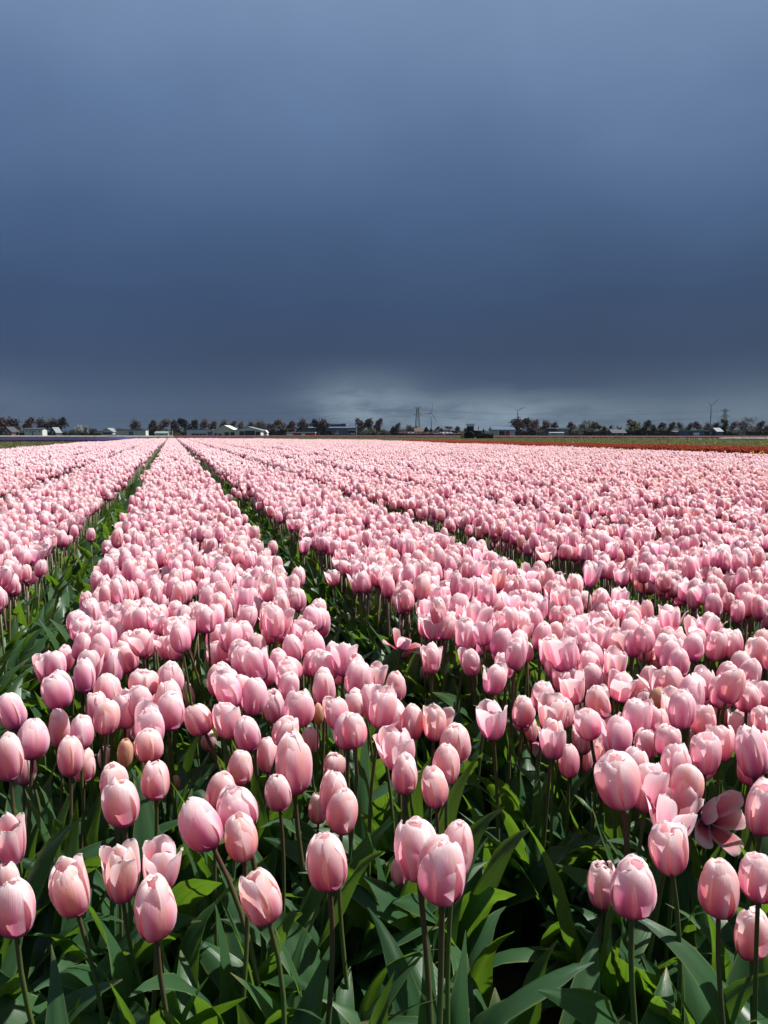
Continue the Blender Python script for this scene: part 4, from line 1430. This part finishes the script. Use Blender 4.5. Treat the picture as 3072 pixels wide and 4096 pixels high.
# ------------------------------------------------------------------ trees and bushes along the horizon
DT = D0 + 28
G1, G2, G3, G4 = 'bare trees in the left row', 'bare trees behind the halls', 'bare trees right of the barn', 'trees in the right row'
for fx, yt, kd, mt, lb, g, wd in [
    (2, 1668, 'round', 'twig_red', 'bare reddish tree cut by the left border', G1, 1.15), (52, 1669, 'round', 'twig_red', 'broad bare reddish tree beside the dark gabled house', G1, 1.25),
    (122, 1670, 'oval', 'twig_red', 'bare tree rising behind the left end of the long white house', G1, 1.05), (163, 1671, 'round', 'twig_red', 'bare tree rising behind the right end of the long white house', G1, 1.0),
    (205, 1672, 'round', 'twig_grey', 'bare tree behind the small steep-gabled house', G1, 1.1), (246, 1670, 'oval', 'twig_grey', 'last and tallest tree of the left bare row', G1, 1.2),
    (545, 1675, 'round', 'twig_red', 'lone round bare tree behind the long flat cream building', None, .95),
    (612, 1676, 'oval', 'twig_red', 'first bare tree of the row behind the low whitish shed', G2, 1.1), (655, 1674, 'round', 'twig_red', 'second bare tree of that row, above the low whitish shed', G2, 1.15),
    (699, 1675, 'oval', 'twig_red', 'bare tree directly behind the olive bush and light pole', G2, 1.1), (737, 1674, 'round', 'twig_red', 'broad bare tree over the left end of the long white hall', G2, 1.2),
    (776, 1678, 'tall', 'twig_grey', 'slim bare tree over the middle of the long white hall', G2, 1.0), (817, 1677, 'round', 'twig_red', 'round bare tree over the right end of the long white hall', G2, .9),
    (856, 1681, 'round', 'twig_red', 'small round bare tree over the left side of the cream gable', G2, .85), (893, 1681, 'round', 'twig_red', 'small bare tree right behind the cream gable peak', G2, .8),
    (933, 1684, 'oval', 'twig_red', 'bare tree between the cream gable and the open barn', G2, 1.0), (968, 1681, 'oval', 'twig_red', 'bare tree over the left slope of the open barn', G2, 1.0),
    (1007, 1681, 'round', 'twig_red', 'bare tree over the peak of the open barn', G2, .95), (1043, 1679, 'round', 'twig_grey', 'tall bare tree at the right end of the open barn', G2, 1.15),
    (1088, 1696, 'round', 'twig_grey', 'dark lower tree right of the tiny white house', None, 1.3), (1120, 1680, 'round', 'twig_red', 'broad bare tree left of the striped red and white stand', None, 1.25),
    (1166, 1680, 'oval', 'twig_red', 'oval bare tree above the red and white stand', None, 1.2), (1208, 1677, 'round', 'twig_red', 'round bare tree at the left end of the blue-grey warehouse', None, 1.0),
    (1436, 1674, 'oval', 'twig_red', 'tall rounded tree at the right end of the dark grey shed', None, 1.1), (1475, 1673, 'round', 'twig_grey', 'middle tree of three right of the dark grey shed', None, .95),
    (1517, 1674, 'oval', 'twig_red', 'right tree of three right of the dark grey shed', None, 1.05),
    (1571, 1702, 'oval', 'twig_grey', 'low grey bare tree left of the pylon', None, 1.1), (1591, 1691, 'oval', 'twig_grey', 'taller grey bare tree left of the pylon', None, 1.0),
    (1637, 1698, 'round', 'twig_grey', 'thin bare tree behind the dark flat-looking house', None, 1.1), (1752, 1706, 'tall', 'twig_grey', 'thin tree behind the white-fronted gabled house', None, .9),
    (1795, 1704, 'spread', 'dark_green', 'dark flat-topped tree above the village row', None, 1.1), (1828, 1702, 'oval', 'twig_grey', 'grey bare tree right of the village row', None, 1.1),
    (1866, 1712, 'round', 'twig_grey', 'low bare tree just left of the tractor', None, 1.2),
    (2066, 1670, 'round', 'twig_red', 'round tree over the right end of the blue-roofed barn', G3, 1.15), (2108, 1671, 'round', 'twig_red', 'second round tree right of the blue-roofed barn', G3, 1.1),
    (2144, 1672, 'oval', 'twig_red', 'third tree right of the blue-roofed barn', G3, 1.15), (2180, 1676, 'oval', 'twig_red', 'last tree of the clump right of the blue-roofed barn', G3, 1.2),
    (2216, 1685, 'round', 'twig_red', 'small round tree over the low building with white bands', None, .85), (2287, 1688, 'round', 'twig_red', 'small round tree left of the big reddish one', None, .9),
    (2340, 1676, 'spread', 'twig_red', 'big spreading reddish tree', None, 1.0), (2375, 1688, 'round', 'olive', 'olive tree overlapping the big reddish one', None, 1.2),
    (2412, 1700, 'oval', 'olive', 'lower olive tree right of the big reddish one', None, 1.2), (2441, 1698, 'column', 'twig_grey', 'narrow poplar left of the dark hipped house', None, 1.0),
    (2470, 1700, 'column', 'dark_green', 'thin dark poplar over the dark hipped house', None, .5), (2484, 1702, 'column', 'dark_green', 'second thin poplar over the dark hipped house', None, .5),
    (2525, 1678, 'oval', 'olive', 'tall olive tree at the left end of the olive row', G4, 1.15), (2555, 1684, 'oval', 'olive', 'second olive tree in the olive row', G4, 1.1),
    (2586, 1681, 'oval', 'olive', 'third olive tree in the olive row', G4, 1.15), (2615, 1696, 'oval', 'dark_green', 'low dark tree after the third olive one', G4, 1.1),
    (2645, 1686, 'oval', 'twig_red', 'reddish tree between olive ones in the right row', G4, 1.15), (2686, 1688, 'oval', 'olive', 'olive tree left of the low dark shed', G4, 1.1),
    (2720, 1688, 'oval', 'olive', 'olive tree above the low dark shed', G4, 1.1), (2757, 1690, 'round', 'twig_grey', 'bare pale tree above the blue workshop', G4, .9),
    (2790, 1686, 'round', 'twig_red', 'bare tree over the white door of the workshop', G4, .95), (2832, 1687, 'round', 'twig_red', 'bare tree beside the right turbine mast', G4, 1.05),
    (2864, 1687, 'round', 'twig_red', 'bare tree left of the narrow dark tree', G4, 1.0), (2900, 1668, 'column', 'olive', 'narrow dark tree in front of the right pylon', None, 1.3),
    (2932, 1686, 'round', 'twig_red', 'bare tree right of the right pylon', None, 1.1), (2984, 1661, 'spread', 'twig_red', 'largest dense reddish tree at the far right', None, 1.0),
    (3042, 1684, 'oval', 'twig_grey', 'bare tree between the largest tree and the right border', None, 1.2), (3072, 1700, 'round', 'twig_grey', 'grey tree cut by the right border', None, 1.2)]:
    tree(fx, yt, DT + tree_r.uniform(-6, 14), kd, mt, lb, g, wd)
tree(1246 + 20, 1677, D0 + 26, 'round', 'twig_red', 'round bare tree standing before the blue-grey warehouse front', None, .95)
tree(1290, 1677, D0 + 24, 'round', 'twig_red', 'bare tree in front of the middle of the blue-grey warehouse', None, 1.0)
for fx, yt, kd, mt, lb in [
    (318, 1700, 'round', 'blossom', 'left pale blossoming tree before the dark hedge'), (343, 1702, 'tall', 'blossom', 'right pale blossoming tree before the dark hedge'),
    (681, 1718, 'bush', 'olive', 'olive bush beside the light pole at the path end'), (712, 1729, 'bush', 'olive', 'low brownish bush left of the long white hall'),
    (290, 1716, 'bush', 'dark_green', 'dark bush left of the blossoming trees'), (372, 1712, 'bush', 'dark_green', 'dark bush between blossoming trees and white shed'),
    (463, 1710, 'bush', 'dark_green', 'dark bush right of the white gabled shed'), (1490, 1714, 'bush', 'olive', 'olive bush beneath the three trees by the dark grey shed'),
    (1535, 1716, 'bush', 'dark_green', 'dark bush right of the three trees'), (1455, 1718, 'bush', 'dark_green', 'dark bush at the foot of the tall rounded tree'),
    (2090, 1712, 'bush', 'dark_green', 'dark undergrowth bush right of the red barn door'), (2160, 1715, 'bush', 'dark_green', 'dark undergrowth bush under the clump by the barn'),
    (2310, 1712, 'bush', 'dark_green', 'dark bush under the big reddish tree'), (2850, 1722, 'bush', 'dark_green', 'dark bush right of the workshop'),
    (2955, 1714, 'bush', 'dark_green', 'dark bush left of the largest reddish tree'), (3030, 1712, 'bush', 'dark_green', 'dark bush right of the largest reddish tree'),
    (1685, 1724, 'bush', 'dark_green', 'dark bush before the brown-roofed house'), (1845, 1722, 'bush', 'twig_grey', 'grey bush between village row and tractor')]:
    tree(fx, yt, DT - 20 if kd == 'bush' else D0 - 4, kd, mt, lb, None, 1.7 if kd == 'bush' else 1.0)


# hedges and low growth that close the view between the houses
def hedge(x0, x1, ytop, D, mat, label, seed):
    r = random.Random(seed)
    X0, X1 = far_x(x0, D), far_x(x1, D)
    hz = far_z(ytop, D)
    b = MB()
    L = X1 - X0
    n = int(L * 5) + 40
    for i in range(n):
        x = r.uniform(0, L)
        top = hz * (1.02 + .5 * mnoise.noise(Vector((x * .16, seed * 3.1, 0))) + .12 * r.random())
        z = top * math.sqrt(r.random())
        c = Vector((x, r.uniform(-1.2, 1.2), z))
        ax = Vector((r.gauss(0, 1), r.gauss(0, .6), r.gauss(0, 1))).normalized()
        bx = ax.orthogonal().normalized()
        s = r.uniform(.35, .8)
        b0 = len(b.v)
        b.v += [tuple(c - ax * s), tuple(c + bx * s * .6), tuple(c + ax * s), tuple(c - bx * s * .6)]
        b.face([b0, b0 + 1, b0 + 2, b0 + 3])
    core = len(b.v)
    xs = np.linspace(0, L, max(3, int(L / 3)))
    rows = []
    for y, zf in ((-1.0, 0), (-.8, .8), (0, 1), (.8, .8), (1.0, 0)):
        rows.append([Vector((x, y, zf * hz * (.80 + .3 * mnoise.noise(Vector((x * .16, seed * 3.1, 0)))))) for x in xs])
    b.grid(rows, [[(0, 0)] * len(xs)] * 5)
    o = b.build('hedge', M[mat])
    o.location = (X0, D, 0)
    tag(o, label, 'hedge')


for i, (x0, x1, yt, dd, mt, lb) in enumerate([
    (-60, 410, 1725, 32, 'dark_green', 'dark hedge behind the houses at the far left'), (400, 760, 1722, 36, 'dark_green', 'dark hedge behind the white shed and cream building'),
    (1040, 1240, 1716, 40, 'twig_grey', 'dark hedge behind the red and white stand'), (1420, 1640, 1722, 44, 'dark_green', 'dark hedge under the tree group left of the pylon'),
    (1590, 1860, 1728, -8, 'twig_red', 'low reddish hedge in front of the village row'), (1820, 1990, 1724, 46, 'dark_green', 'low hedge behind the tractor'),
    (2040, 2330, 1716, 38, 'dark_green', 'dark hedge under the trees right of the barn'), (2300, 2540, 1716, 42, 'dark_green', 'dark hedge behind the dark hipped house'),
    (2500, 2760, 1712, 36, 'dark_green', 'tall dark hedge under the olive tree row'), (2740, 3140, 1716, 40, 'dark_green', 'dark hedge behind the blue workshop and large tree')]):
    hedge(x0, x1, yt, D0 + dd, mt, lb, i + 1)

# far woods and roofs beyond, one low blue-grey mass
def far_woods():
    r = random.Random(4)
    b = MB()
    xs = np.linspace(-1050, 1050, 420)
    top = [max(3.0, 8.0 + 8 * mnoise.noise(Vector((x * .011, 0, 2))) + 4 * mnoise.noise(Vector((x * .06, 3, 2))) + r.uniform(-1, 1)) for x in xs]
    rows = [[Vector((x, 1490 + 6 * math.sin(x * .05), 0)) for x in xs], [Vector((x, 1494, t * .8)) for x, t in zip(xs, top)],
            [Vector((x, 1502, t)) for x, t in zip(xs, top)], [Vector((x, 1516, 0)) for x in xs]]
    b.grid(rows, [[(0, 0)] * len(xs)] * 4)
    o = b.build('far_woods', M['dark_green'])
    tag(o, 'low blue-grey line of far woods on the horizon', 'woods', kind='stuff')


far_woods()


# ------------------------------------------------------------------ pylons, turbines, pole
def bar(b, p, q, w_):
    b.tube([p, q], [w_, w_], 4)


def pylon(fx, ytop, D, label, arms, low=0.0):
    h = far_z(ytop, D)
    root = empty('pylon', (far_x(fx, D), D, 0), R(8))
    tag(root, label, 'pylon')
    b = MB()
    def half(z):
        return np.interp(z / h, [0, .62, .93, 1.0], [h * .105, h * .052, h * .036, h * .006])
    zs = [0, .14, .26, .37, .47, .55, .62, .69, .75, .81, .87, .93]
    w_ = h * .0054
    for sx in (-1, 1):
        for sy in (-1, 1):
            for z0, z1 in zip(zs[:-1], zs[1:]):
                bar(b, (sx * half(z0 * h), sy * half(z0 * h), z0 * h), (sx * half(z1 * h), sy * half(z1 * h), z1 * h), w_ * 1.25)
            bar(b, (sx * half(.93 * h), sy * half(.93 * h), .93 * h), (0, 0, h), w_)
    for z0, z1 in zip(zs[:-1], zs[1:]):
        a, c = half(z0 * h), half(z1 * h)
        for s in (-1, 1):
            bar(b, (-a, s * a, z0 * h), (c, s * c, z1 * h), w_ * .55)
            bar(b, (a, s * a, z0 * h), (-c, s * c, z1 * h), w_ * .55)
            bar(b, (s * a, -a, z0 * h), (s * c, c, z1 * h), w_ * .55)
            bar(b, (s * a, a, z0 * h), (s * c, -c, z1 * h), w_ * .55)
        for s in (-1, 1):
            bar(b, (-c, s * c, z1 * h), (c, s * c, z1 * h), w_ * .6)
    b.build('mast', M['steel'], root)
    for fz, fw in arms:
        for s in (-1, 1):
            ab = MB()
            z = fz * h
            a = half(z)
            tip = (s * fw * h, 0, z + h * .006)
            for sy in (-1, 1):
                bar(ab, (s * a, sy * a, z), tip, w_ * .8)
                bar(ab, (s * a, sy * a, z + h * .045), tip, w_ * .8)
            m_ = (s * (a + (fw * h - a) * .5), 0, z)
            bar(ab, (s * a, 0, z + h * .045), m_, w_ * .5)
            bar(ab, m_, (m_[0], 0, z + h * .024), w_ * .5)
            arm = ab.build('crossarm', M['steel'], root)
            ib = MB()
            ib.tube([(tip[0], 0, tip[2]), (tip[0], 0, tip[2] - h * .02), (tip[0], 0, tip[2] - h * .045)], [w_ * .5, w_ * .9, w_ * .4], 4)
            ib.build('insulator', M['steel'], arm)
    return root


P1 = pylon(1670, 1625, 1150, 'lattice pylon rising above the village roofs in the middle', [(.93, .13), (.70, .15)])
P2 = pylon(2897, 1632, 1050, 'lattice pylon behind the narrow dark tree at the right', [(.90, .21), (.68, .20)])


def wire_set():
    b = MB()
    p1, p2 = P1.location, P2.location
    lft = Vector((far_x(-700, 1400), 1400, 0))
    for za, xo in ((1, 1), (0, 1), (1, -1), (0, -1)):
        def at(p, h):
            return Vector((p.x + xo * h * .14, p.y, h * (.885 if za else .655)))
        h1, h2 = far_z(1625, 1150), far_z(1632, 1050)
        for a, c in ((at(lft, h1), at(p1, h1)), (at(p1, h1), at(p2, h2))):
            b.tube([a.lerp(c, t) - Vector((0, 0, 26 * t * (1 - t))) for t in np.linspace(0, 1, 13)], .055, 4)
    o = b.build('power_line', M['steel'])
    tag(o, 'thin power line cables slung between the pylons', 'cables')


wire_set()


def turbine(fx, yhub, blade_px, D, angles, label, yaw=0.0):
    h = far_z(yhub, D)
    Lb = blade_px / 4 / F * D
    root = empty('wind_turbine', (far_x(fx, D), D, 0), R(yaw))
    tag(root, label, 'wind turbine', 'wind turbines on the horizon')
    b = MB()
    b.tube([(0, 0, 0), (0, 0, h * .5), (0, 0, h)], [Lb * .050, Lb * .040, Lb * .030], 10)
    b.build('tower', M['turbine'], root, True)
    nb = MB()
    nb.tube([(0, Lb * .16, h), (0, Lb * .10, h), (0, -Lb * .05, h), (0, -Lb * .07, h)], [Lb * .02, Lb * .036, Lb * .036, Lb * .02], 8)
    nb.build('nacelle', M['turbine'], root, True)
    hb = MB()
    hb.tube([(0, -Lb * .072, h), (0, -Lb * .10, h), (0, -Lb * .13, h)], [Lb * .034, Lb * .032, Lb * .008], 8)
    hb.build('hub', M['turbine'], root, True)
    for a in angles:
        bl = MB()
        rows = []
        for s in np.linspace(0, 1, 8):
            c = Lb * float(np.interp(s, [0, .08, .22, 1], [.030, .034, .075, .016]))
            t = c * float(np.interp(s, [0, .2, 1], [.8, .25, .15]))
            z = Lb * (.03 + .97 * s)
            rows.append([Vector((-c * .35, 0, z)), Vector((0, -t, z)), Vector((c * .65, 0, z)), Vector((0, t, z))])
        bl.grid(rows, [[(0, 0)] * 4] * 8, closed=True)
        link('blade', bl.mesh('blade_mesh', M['turbine'], True), root, Matrix.Translation((0, -Lb * .10, h)) @ Matrix.Rotation(R(a), 4, 'Y'))
    return root


turbine(1725, 1653, 42, 1700, (5, 146, -99), 'wind turbine with one upright blade, just right of the middle pylon', 14)
turbine(2069, 1643, 36, 1500, (-42, 60, 172), 'wind turbine with raised blades above the trees by the barn', -10)
turbine(2840, 1623, 46, 1600, (-41, 46, 178), 'wind turbine with raised blades left of the right pylon', 12)
turbine(1300, 1669, 22, 2600, (-60, 70, 185), 'faint small wind turbine above the blue-grey warehouse', 20)


def pole(fx, ytop, D, label):
    h = far_z(ytop, D)
    root = empty('light_pole', (far_x(fx, D), D, 0))
    tag(root, label, 'pole')
    b = MB()
    b.tube([(0, 0, 0), (0, 0, h * .9), (.25, 0, h)], [.14, .10, .08], 6)
    b.build('post', M['trim'], root)
    b = MB()
    b.box(.2, .95, -.12, .12, h - .12, h + .04)
    b.build('lamp_head', M['steel'], root)


pole(690, 1716, D0 - 12, 'white light pole beside the olive bush at the path end')


# ------------------------------------------------------------------ tractor on the red field
def tractor(fx, D):
    root = empty('tractor', (far_x(fx, D), D, 0))
    tag(root, 'old dark tractor with a white cab roof working on the red tulip field', 'tractor')
    G = plain('tractor_green', (.020, .028, .016), .5, .2, 2)
    K = plain('tractor_black', (.012, .012, .013), .6, .2, 2)
    TY = plain('tyre_rubber', (.014, .013, .012), .85, .2, 4)
    YL = plain('implement_yellow', (.42, .44, .05), .5, .15, 3)
    RD = plain('implement_rust', (.07, .025, .018), .7, .3, 3)
    WH = plain('cab_roof_white', (.75, .76, .74), .5, .1, 2)
    b = MB()
    b.box(-.35, 1.55, -.30, .30, .62, 1.25)
    b.box(-.60, -.35, -.40, .40, .55, 1.15)
    b.build('body', G, root)
    b = MB()
    b.prism([(.32, 1.25), (1.55, 1.25), (1.60, 1.45), (1.48, 1.62), (.32, 1.70)], 'y', -.29, .29)
    hd = b.build('hood', G, root)
    for s in (-1, 1):
        b = MB()
        b.box(1.56, 1.62, s * .2 - .06, s * .2 + .06, 1.30, 1.42)
        b.build('headlight', M['trim'], hd)
    b = MB()
    b.tube([(1.15, .12, 1.64), (1.15, .12, 2.25), (1.18, .12, 2.42)], [.05, .05, .045], 6)
    b.build('exhaust_pipe', K, hd)
    b = MB()
    for x in (-.62, -.02, .30):
        for s in (-1, 1):
            b.box(x - .04, x + .04, s * .52 - .04, s * .52 + .04, 1.15, 2.42)
    b.box(-.66, .34, -.56, .56, 1.10, 1.16)
    b.box(-.66, .34, -.56, -.52, 1.16, 1.55)
    b.box(-.66, .34, .52, .56, 1.16, 1.55)
    cb = b.build('cab', K, root)
    b = MB()
    b.box(-.74, .44, -.66, .66, 2.422, 2.86)
    b.build('roof', WH, cb)
    for (x0, x1) in ((-.575, -.065), (.025, .255)):
        for s in (-1, 1):
            b = MB()
            b.box(x0, x1, s * .52 - .008, s * .52 + .008, 1.56, 2.40)
            b.build('window', M['glass'], cb)
    b = MB()
    b.box(-.50, -.10, -.22, .22, 1.17, 1.32)
    b.box(-.52, -.42, -.22, .22, 1.32, 1.85)
    b.build('seat', K, cb)
    for (x, y, r_, w_, nm) in ((-.35, -.72, .78, .36, 'rear_wheel'), (-.35, .72, .78, .36, 'rear_wheel'), (1.35, -.62, .48, .26, 'front_wheel'), (1.35, .62, .48, .26, 'front_wheel')):
        b = MB()
        n = 20
        rows = []
        for (rr, yy) in ((.55, -.5), (.92, -.5), (1.0, -.3), (1.0, .3), (.92, .5), (.55, .5)):
            rows.append([Vector((x + r_ * rr * math.cos(2 * math.pi * j / n), y + w_ * yy, r_ + r_ * rr * math.sin(2 * math.pi * j / n))) for j in range(n)])
        b.grid(rows, [[(0, 0)] * n] * 6, closed=True)
        for j in range(14):
            a = 2 * math.pi * j / 14
            q = Vector((x + r_ * 1.0 * math.cos(a), y, r_ + r_ * math.sin(a)))
            b.tube([q + Vector((0, -w_ * .45, 0)), q + Vector((.05 * math.sin(a), w_ * .45, -.05 * math.cos(a)))], .03, 4)
        wh = b.build(nm, TY, root)
        b = MB()
        rows = [[Vector((x + r_ * rr * math.cos(2 * math.pi * j / n), y + w_ * yy, r_ + r_ * rr * math.sin(2 * math.pi * j / n))) for j in range(n)]
                for rr, yy in ((.56, -.42), (.50, -.25), (.02, -.2), (.02, .2), (.50, .25), (.56, .42))]
        b.grid(rows, [[(0, 0)] * n] * 6, closed=True)
        b.build('rim', K, wh)
    # mower deck hung in front, frame with yellow plates behind
    b = MB()
    b.prism([(1.72, .22), (3.25, .22), (3.38, .40), (3.38, .95), (3.20, 1.02), (3.05, .98), (1.72, .98)], 'y', -.95, .95)
    dk = b.build('mower_deck', RD, root)
    b = MB()
    b.box(3.30, 3.44, -.9, .9, .98, 1.16)
    b.build('deflector', RD, dk)
    b = MB()
    b.tube([(1.55, -.25, .9), (1.9, -.25, 1.1)], .05, 5)
    b.tube([(1.55, .25, .9), (1.9, .25, 1.1)], .05, 5)
    b.tube([(1.95, 0, 1.0), (1.95, 0, 1.95)], .11, 6)
    b.build('lifting_frame', K, root)
    b = MB()
    b.box(-1.38, -1.22, -1.0, 1.0, .20, 1.25)
    b.build('yellow_plate', YL, root)
    b = MB()
    b.prism([(-1.75, .25), (-1.45, .25), (-1.45, .95), (-1.6, .95)], 'y', -.8, .8)
    b.build('side_plate', YL, root)
    b = MB()
    b.tube([(-1.3, -.3, .7), (-.55, -.3, .7)], .05, 5)
    b.tube([(-1.3, .3, .7), (-.55, .3, .7)], .05, 5)
    b.box(-1.20, -.9, -.9, .9, .9, 1.30)
    b.build('hitch_frame', K, root)
    return root


TR = tractor(1885, 130)
TR.scale = (1.02, 1.02, .93)


# small dark tractor far off in front of the dark grey shed
def small_tractor(fx, D):
    root = empty('tractor', (far_x(fx, D), D, 0))
    tag(root, 'tiny dark tractor far away in front of the dark grey shed', 'tractor')
    K = plain('far_tractor_dark', (.015, .015, .016), .6, .2, 2)
    b = MB()
    b.box(-.3, 1.5, -.3, .3, .6, 1.4)
    b.build('body', K, root)
    b = MB()
    b.prism([(-.9, 1.4), (.3, 1.4), (.2, 2.4), (-.8, 2.4)], 'y', -.5, .5)
    b.build('cab', K, root)
    for x, r_ in ((-.5, .75), (1.3, .5)):
        for y in (-.6, .6):
            b = MB()
            b.tube([(x, y - .15, r_), (x, y + .15, r_)], [r_, r_], 14)
            b.build('wheel', K, root)
    root.scale = (1.5, 1.5, 1.5)


small_tractor(1302, 300)


# ------------------------------------------------------------------ moist air under the rain front
def haze():
    b = MB()
    b.box(-2600, 2600, -120, 3200, -1.0, 130)
    m, T = new_mat('moist_air')
    out = T.n('ShaderNodeOutputMaterial')
    v = T.n('ShaderNodeVolumePrincipled')
    v.inputs['Color'].default_value = (.55, .66, .82, 1)
    v.inputs['Density'].default_value = .00003
    T.l(v.outputs[0], out.inputs['Volume'])
    tag(b.build('haze', m), 'thin bluish moist air over the whole plain', 'haze', kind='stuff')


haze()


# ------------------------------------------------------------------ what each single tulip is called
def tone_word(t):
    return 'lilac-pink' if t < .18 else 'rose-pink' if t < .42 else 'salmon-pink' if t < .7 else 'peach-pink'


STATE = {0: 'closed', 1: 'barely parted', 2: 'cup-shaped', 3: 'wide flaring', 4: 'spread'}
ANCHOR = {   # short names of the flowers one can find at once
    (59, 3631): 'the big lower-left border tulip', (281, 3560): 'the peach folded-petal tulip', (618, 3637): 'the front left trio', (40, 3365): 'the dark-gapped border tulip',
    (488, 3214): 'the overlapping peach-pink pair', (702, 3133): 'the small green bud', (805, 3302): 'the tilted purple-bottomed tulip', (955, 3238): 'the broad lilac-pink one',
    (1044, 3590): 'the lone left-leaning front tulip', (1308, 3449): 'the lone bare-stemmed middle tulip', (1373, 3245): 'the upright middle trio', (1172, 3062): 'the tall green-based tulip',
    (1620, 3102): 'the left path-edge pair', (1770, 3490): 'the big front trio', (2412, 3547): 'the front right pair', (2674, 3398): 'the tulip with one petal off',
    (2687, 3254): 'the crown-shaped lilac tulip', (2475, 3130): 'the big bulging corner tulip', (2884, 3250): 'the black-hearted open tulip', (2878, 3557): 'the upright peach right tulip',
    (130, 2956): 'the lilac egg-shaped tulip', (426, 2870): 'the red-flanked tulip', (596, 2981): 'the round tulip above the bud', (500, 3015): 'the slim yellowish bud',
    (574, 2836): 'the loose yellow-flared tulip', (796, 2879): 'the tipped-over closed tulip', (963, 3070): 'the solitary salmon tulip', (228, 2766): 'the large lilac one',
    (1582, 2750): 'the last tulip at the dark path', (1394, 2923): 'the broad mauve-pink tulip', (1740, 2897): 'the tulip with outleaning petal', (1968, 2888): 'the lilac path-side cup',
    (2122, 2920): 'the tulip with a hanging petal',
}
ORD = ['nearest', 'second', 'third', 'fourth', 'fifth', 'sixth', 'seventh', 'eighth', 'ninth', 'tenth', 'eleventh', 'twelfth', 'thirteenth', 'fourteenth', 'fifteenth', 'sixteenth',
       'seventeenth', 'eighteenth', 'nineteenth', 'twentieth'] + ['twenty-' + w_ for w_ in ('first', 'second', 'third', 'fourth', 'fifth', 'sixth', 'seventh', 'eighth', 'ninth')] + ['thirtieth'] + ['thirty-' + w_ for w_ in ('first', 'second', 'third', 'fourth', 'fifth', 'sixth', 'seventh', 'eighth', 'ninth')]
ORD += ['fortieth'] + ['forty-' + w_ for w_ in ORD[1:9]]
ORD[ORD.index('forty-second') - 0:ORD.index('forty-second')] = ['forty-first']
DIRS = ['right of', 'up and right of', 'straight above', 'up and left of', 'left of', 'down and left of', 'straight below', 'down and right of']
for tl in tulips:
    if abs(tl['px'] * 4 - 2122) < .5 and abs(tl['py'] * 4 - 2920) < .5 and not tl['label']:
        tl['label'] = 'tulip with one petal hanging down beside the dark path'
# a second set of landmarks: flowers whose petals flare, far up the beds
anchors = []
for tl in tulips:
    for (ax, ay), nm in ANCHOR.items():
        if abs(tl['px'] * 4 - ax) < 1 and abs(tl['py'] * 4 - ay) < 1:
            anchors.append((tl['px'], tl['py'], nm))


def sector(dx, dy):
    return int(round(math.atan2(-dy, dx) / (math.pi / 4))) % 8


open_ = [tl for tl in tulips if not tl['label']]
counts = {}
ranked = []
for tl in open_:
    best = None
    for a in anchors:
        dx, dy = tl['px'] - a[0], (tl['py'] - a[1]) * 1.5
        ds = math.hypot(dx, dy)
        if best is None or ds < best[0]:
            best = (ds, a[2], sector(dx, dy))
    ranked.append((best, tl))
ranked.sort(key=lambda q: q[0][0])
for (ds, nm, sec), tl in ranked:
    key = (nm, sec)
    i = counts.get(key, 0)
    counts[key] = i + 1
    kind = 'bud' if tl['bud'] else 'tulip'
    tone = 'slim yellowish' if tl['bud'] else tone_word(tl['tone'])
    st = 'unopened' if tl['bud'] else STATE[tl['cls']]
    tl['label'] = '%s %s %s, %s %s %s' % (tone, st, kind, ORD[min(i, len(ORD) - 1)], DIRS[sec], nm)
print('longest rank', max(counts.values()))
for tl in tulips:
    tag(tl['o'], tl['label'], 'tulip', 'pink tulips of the nearest rows')
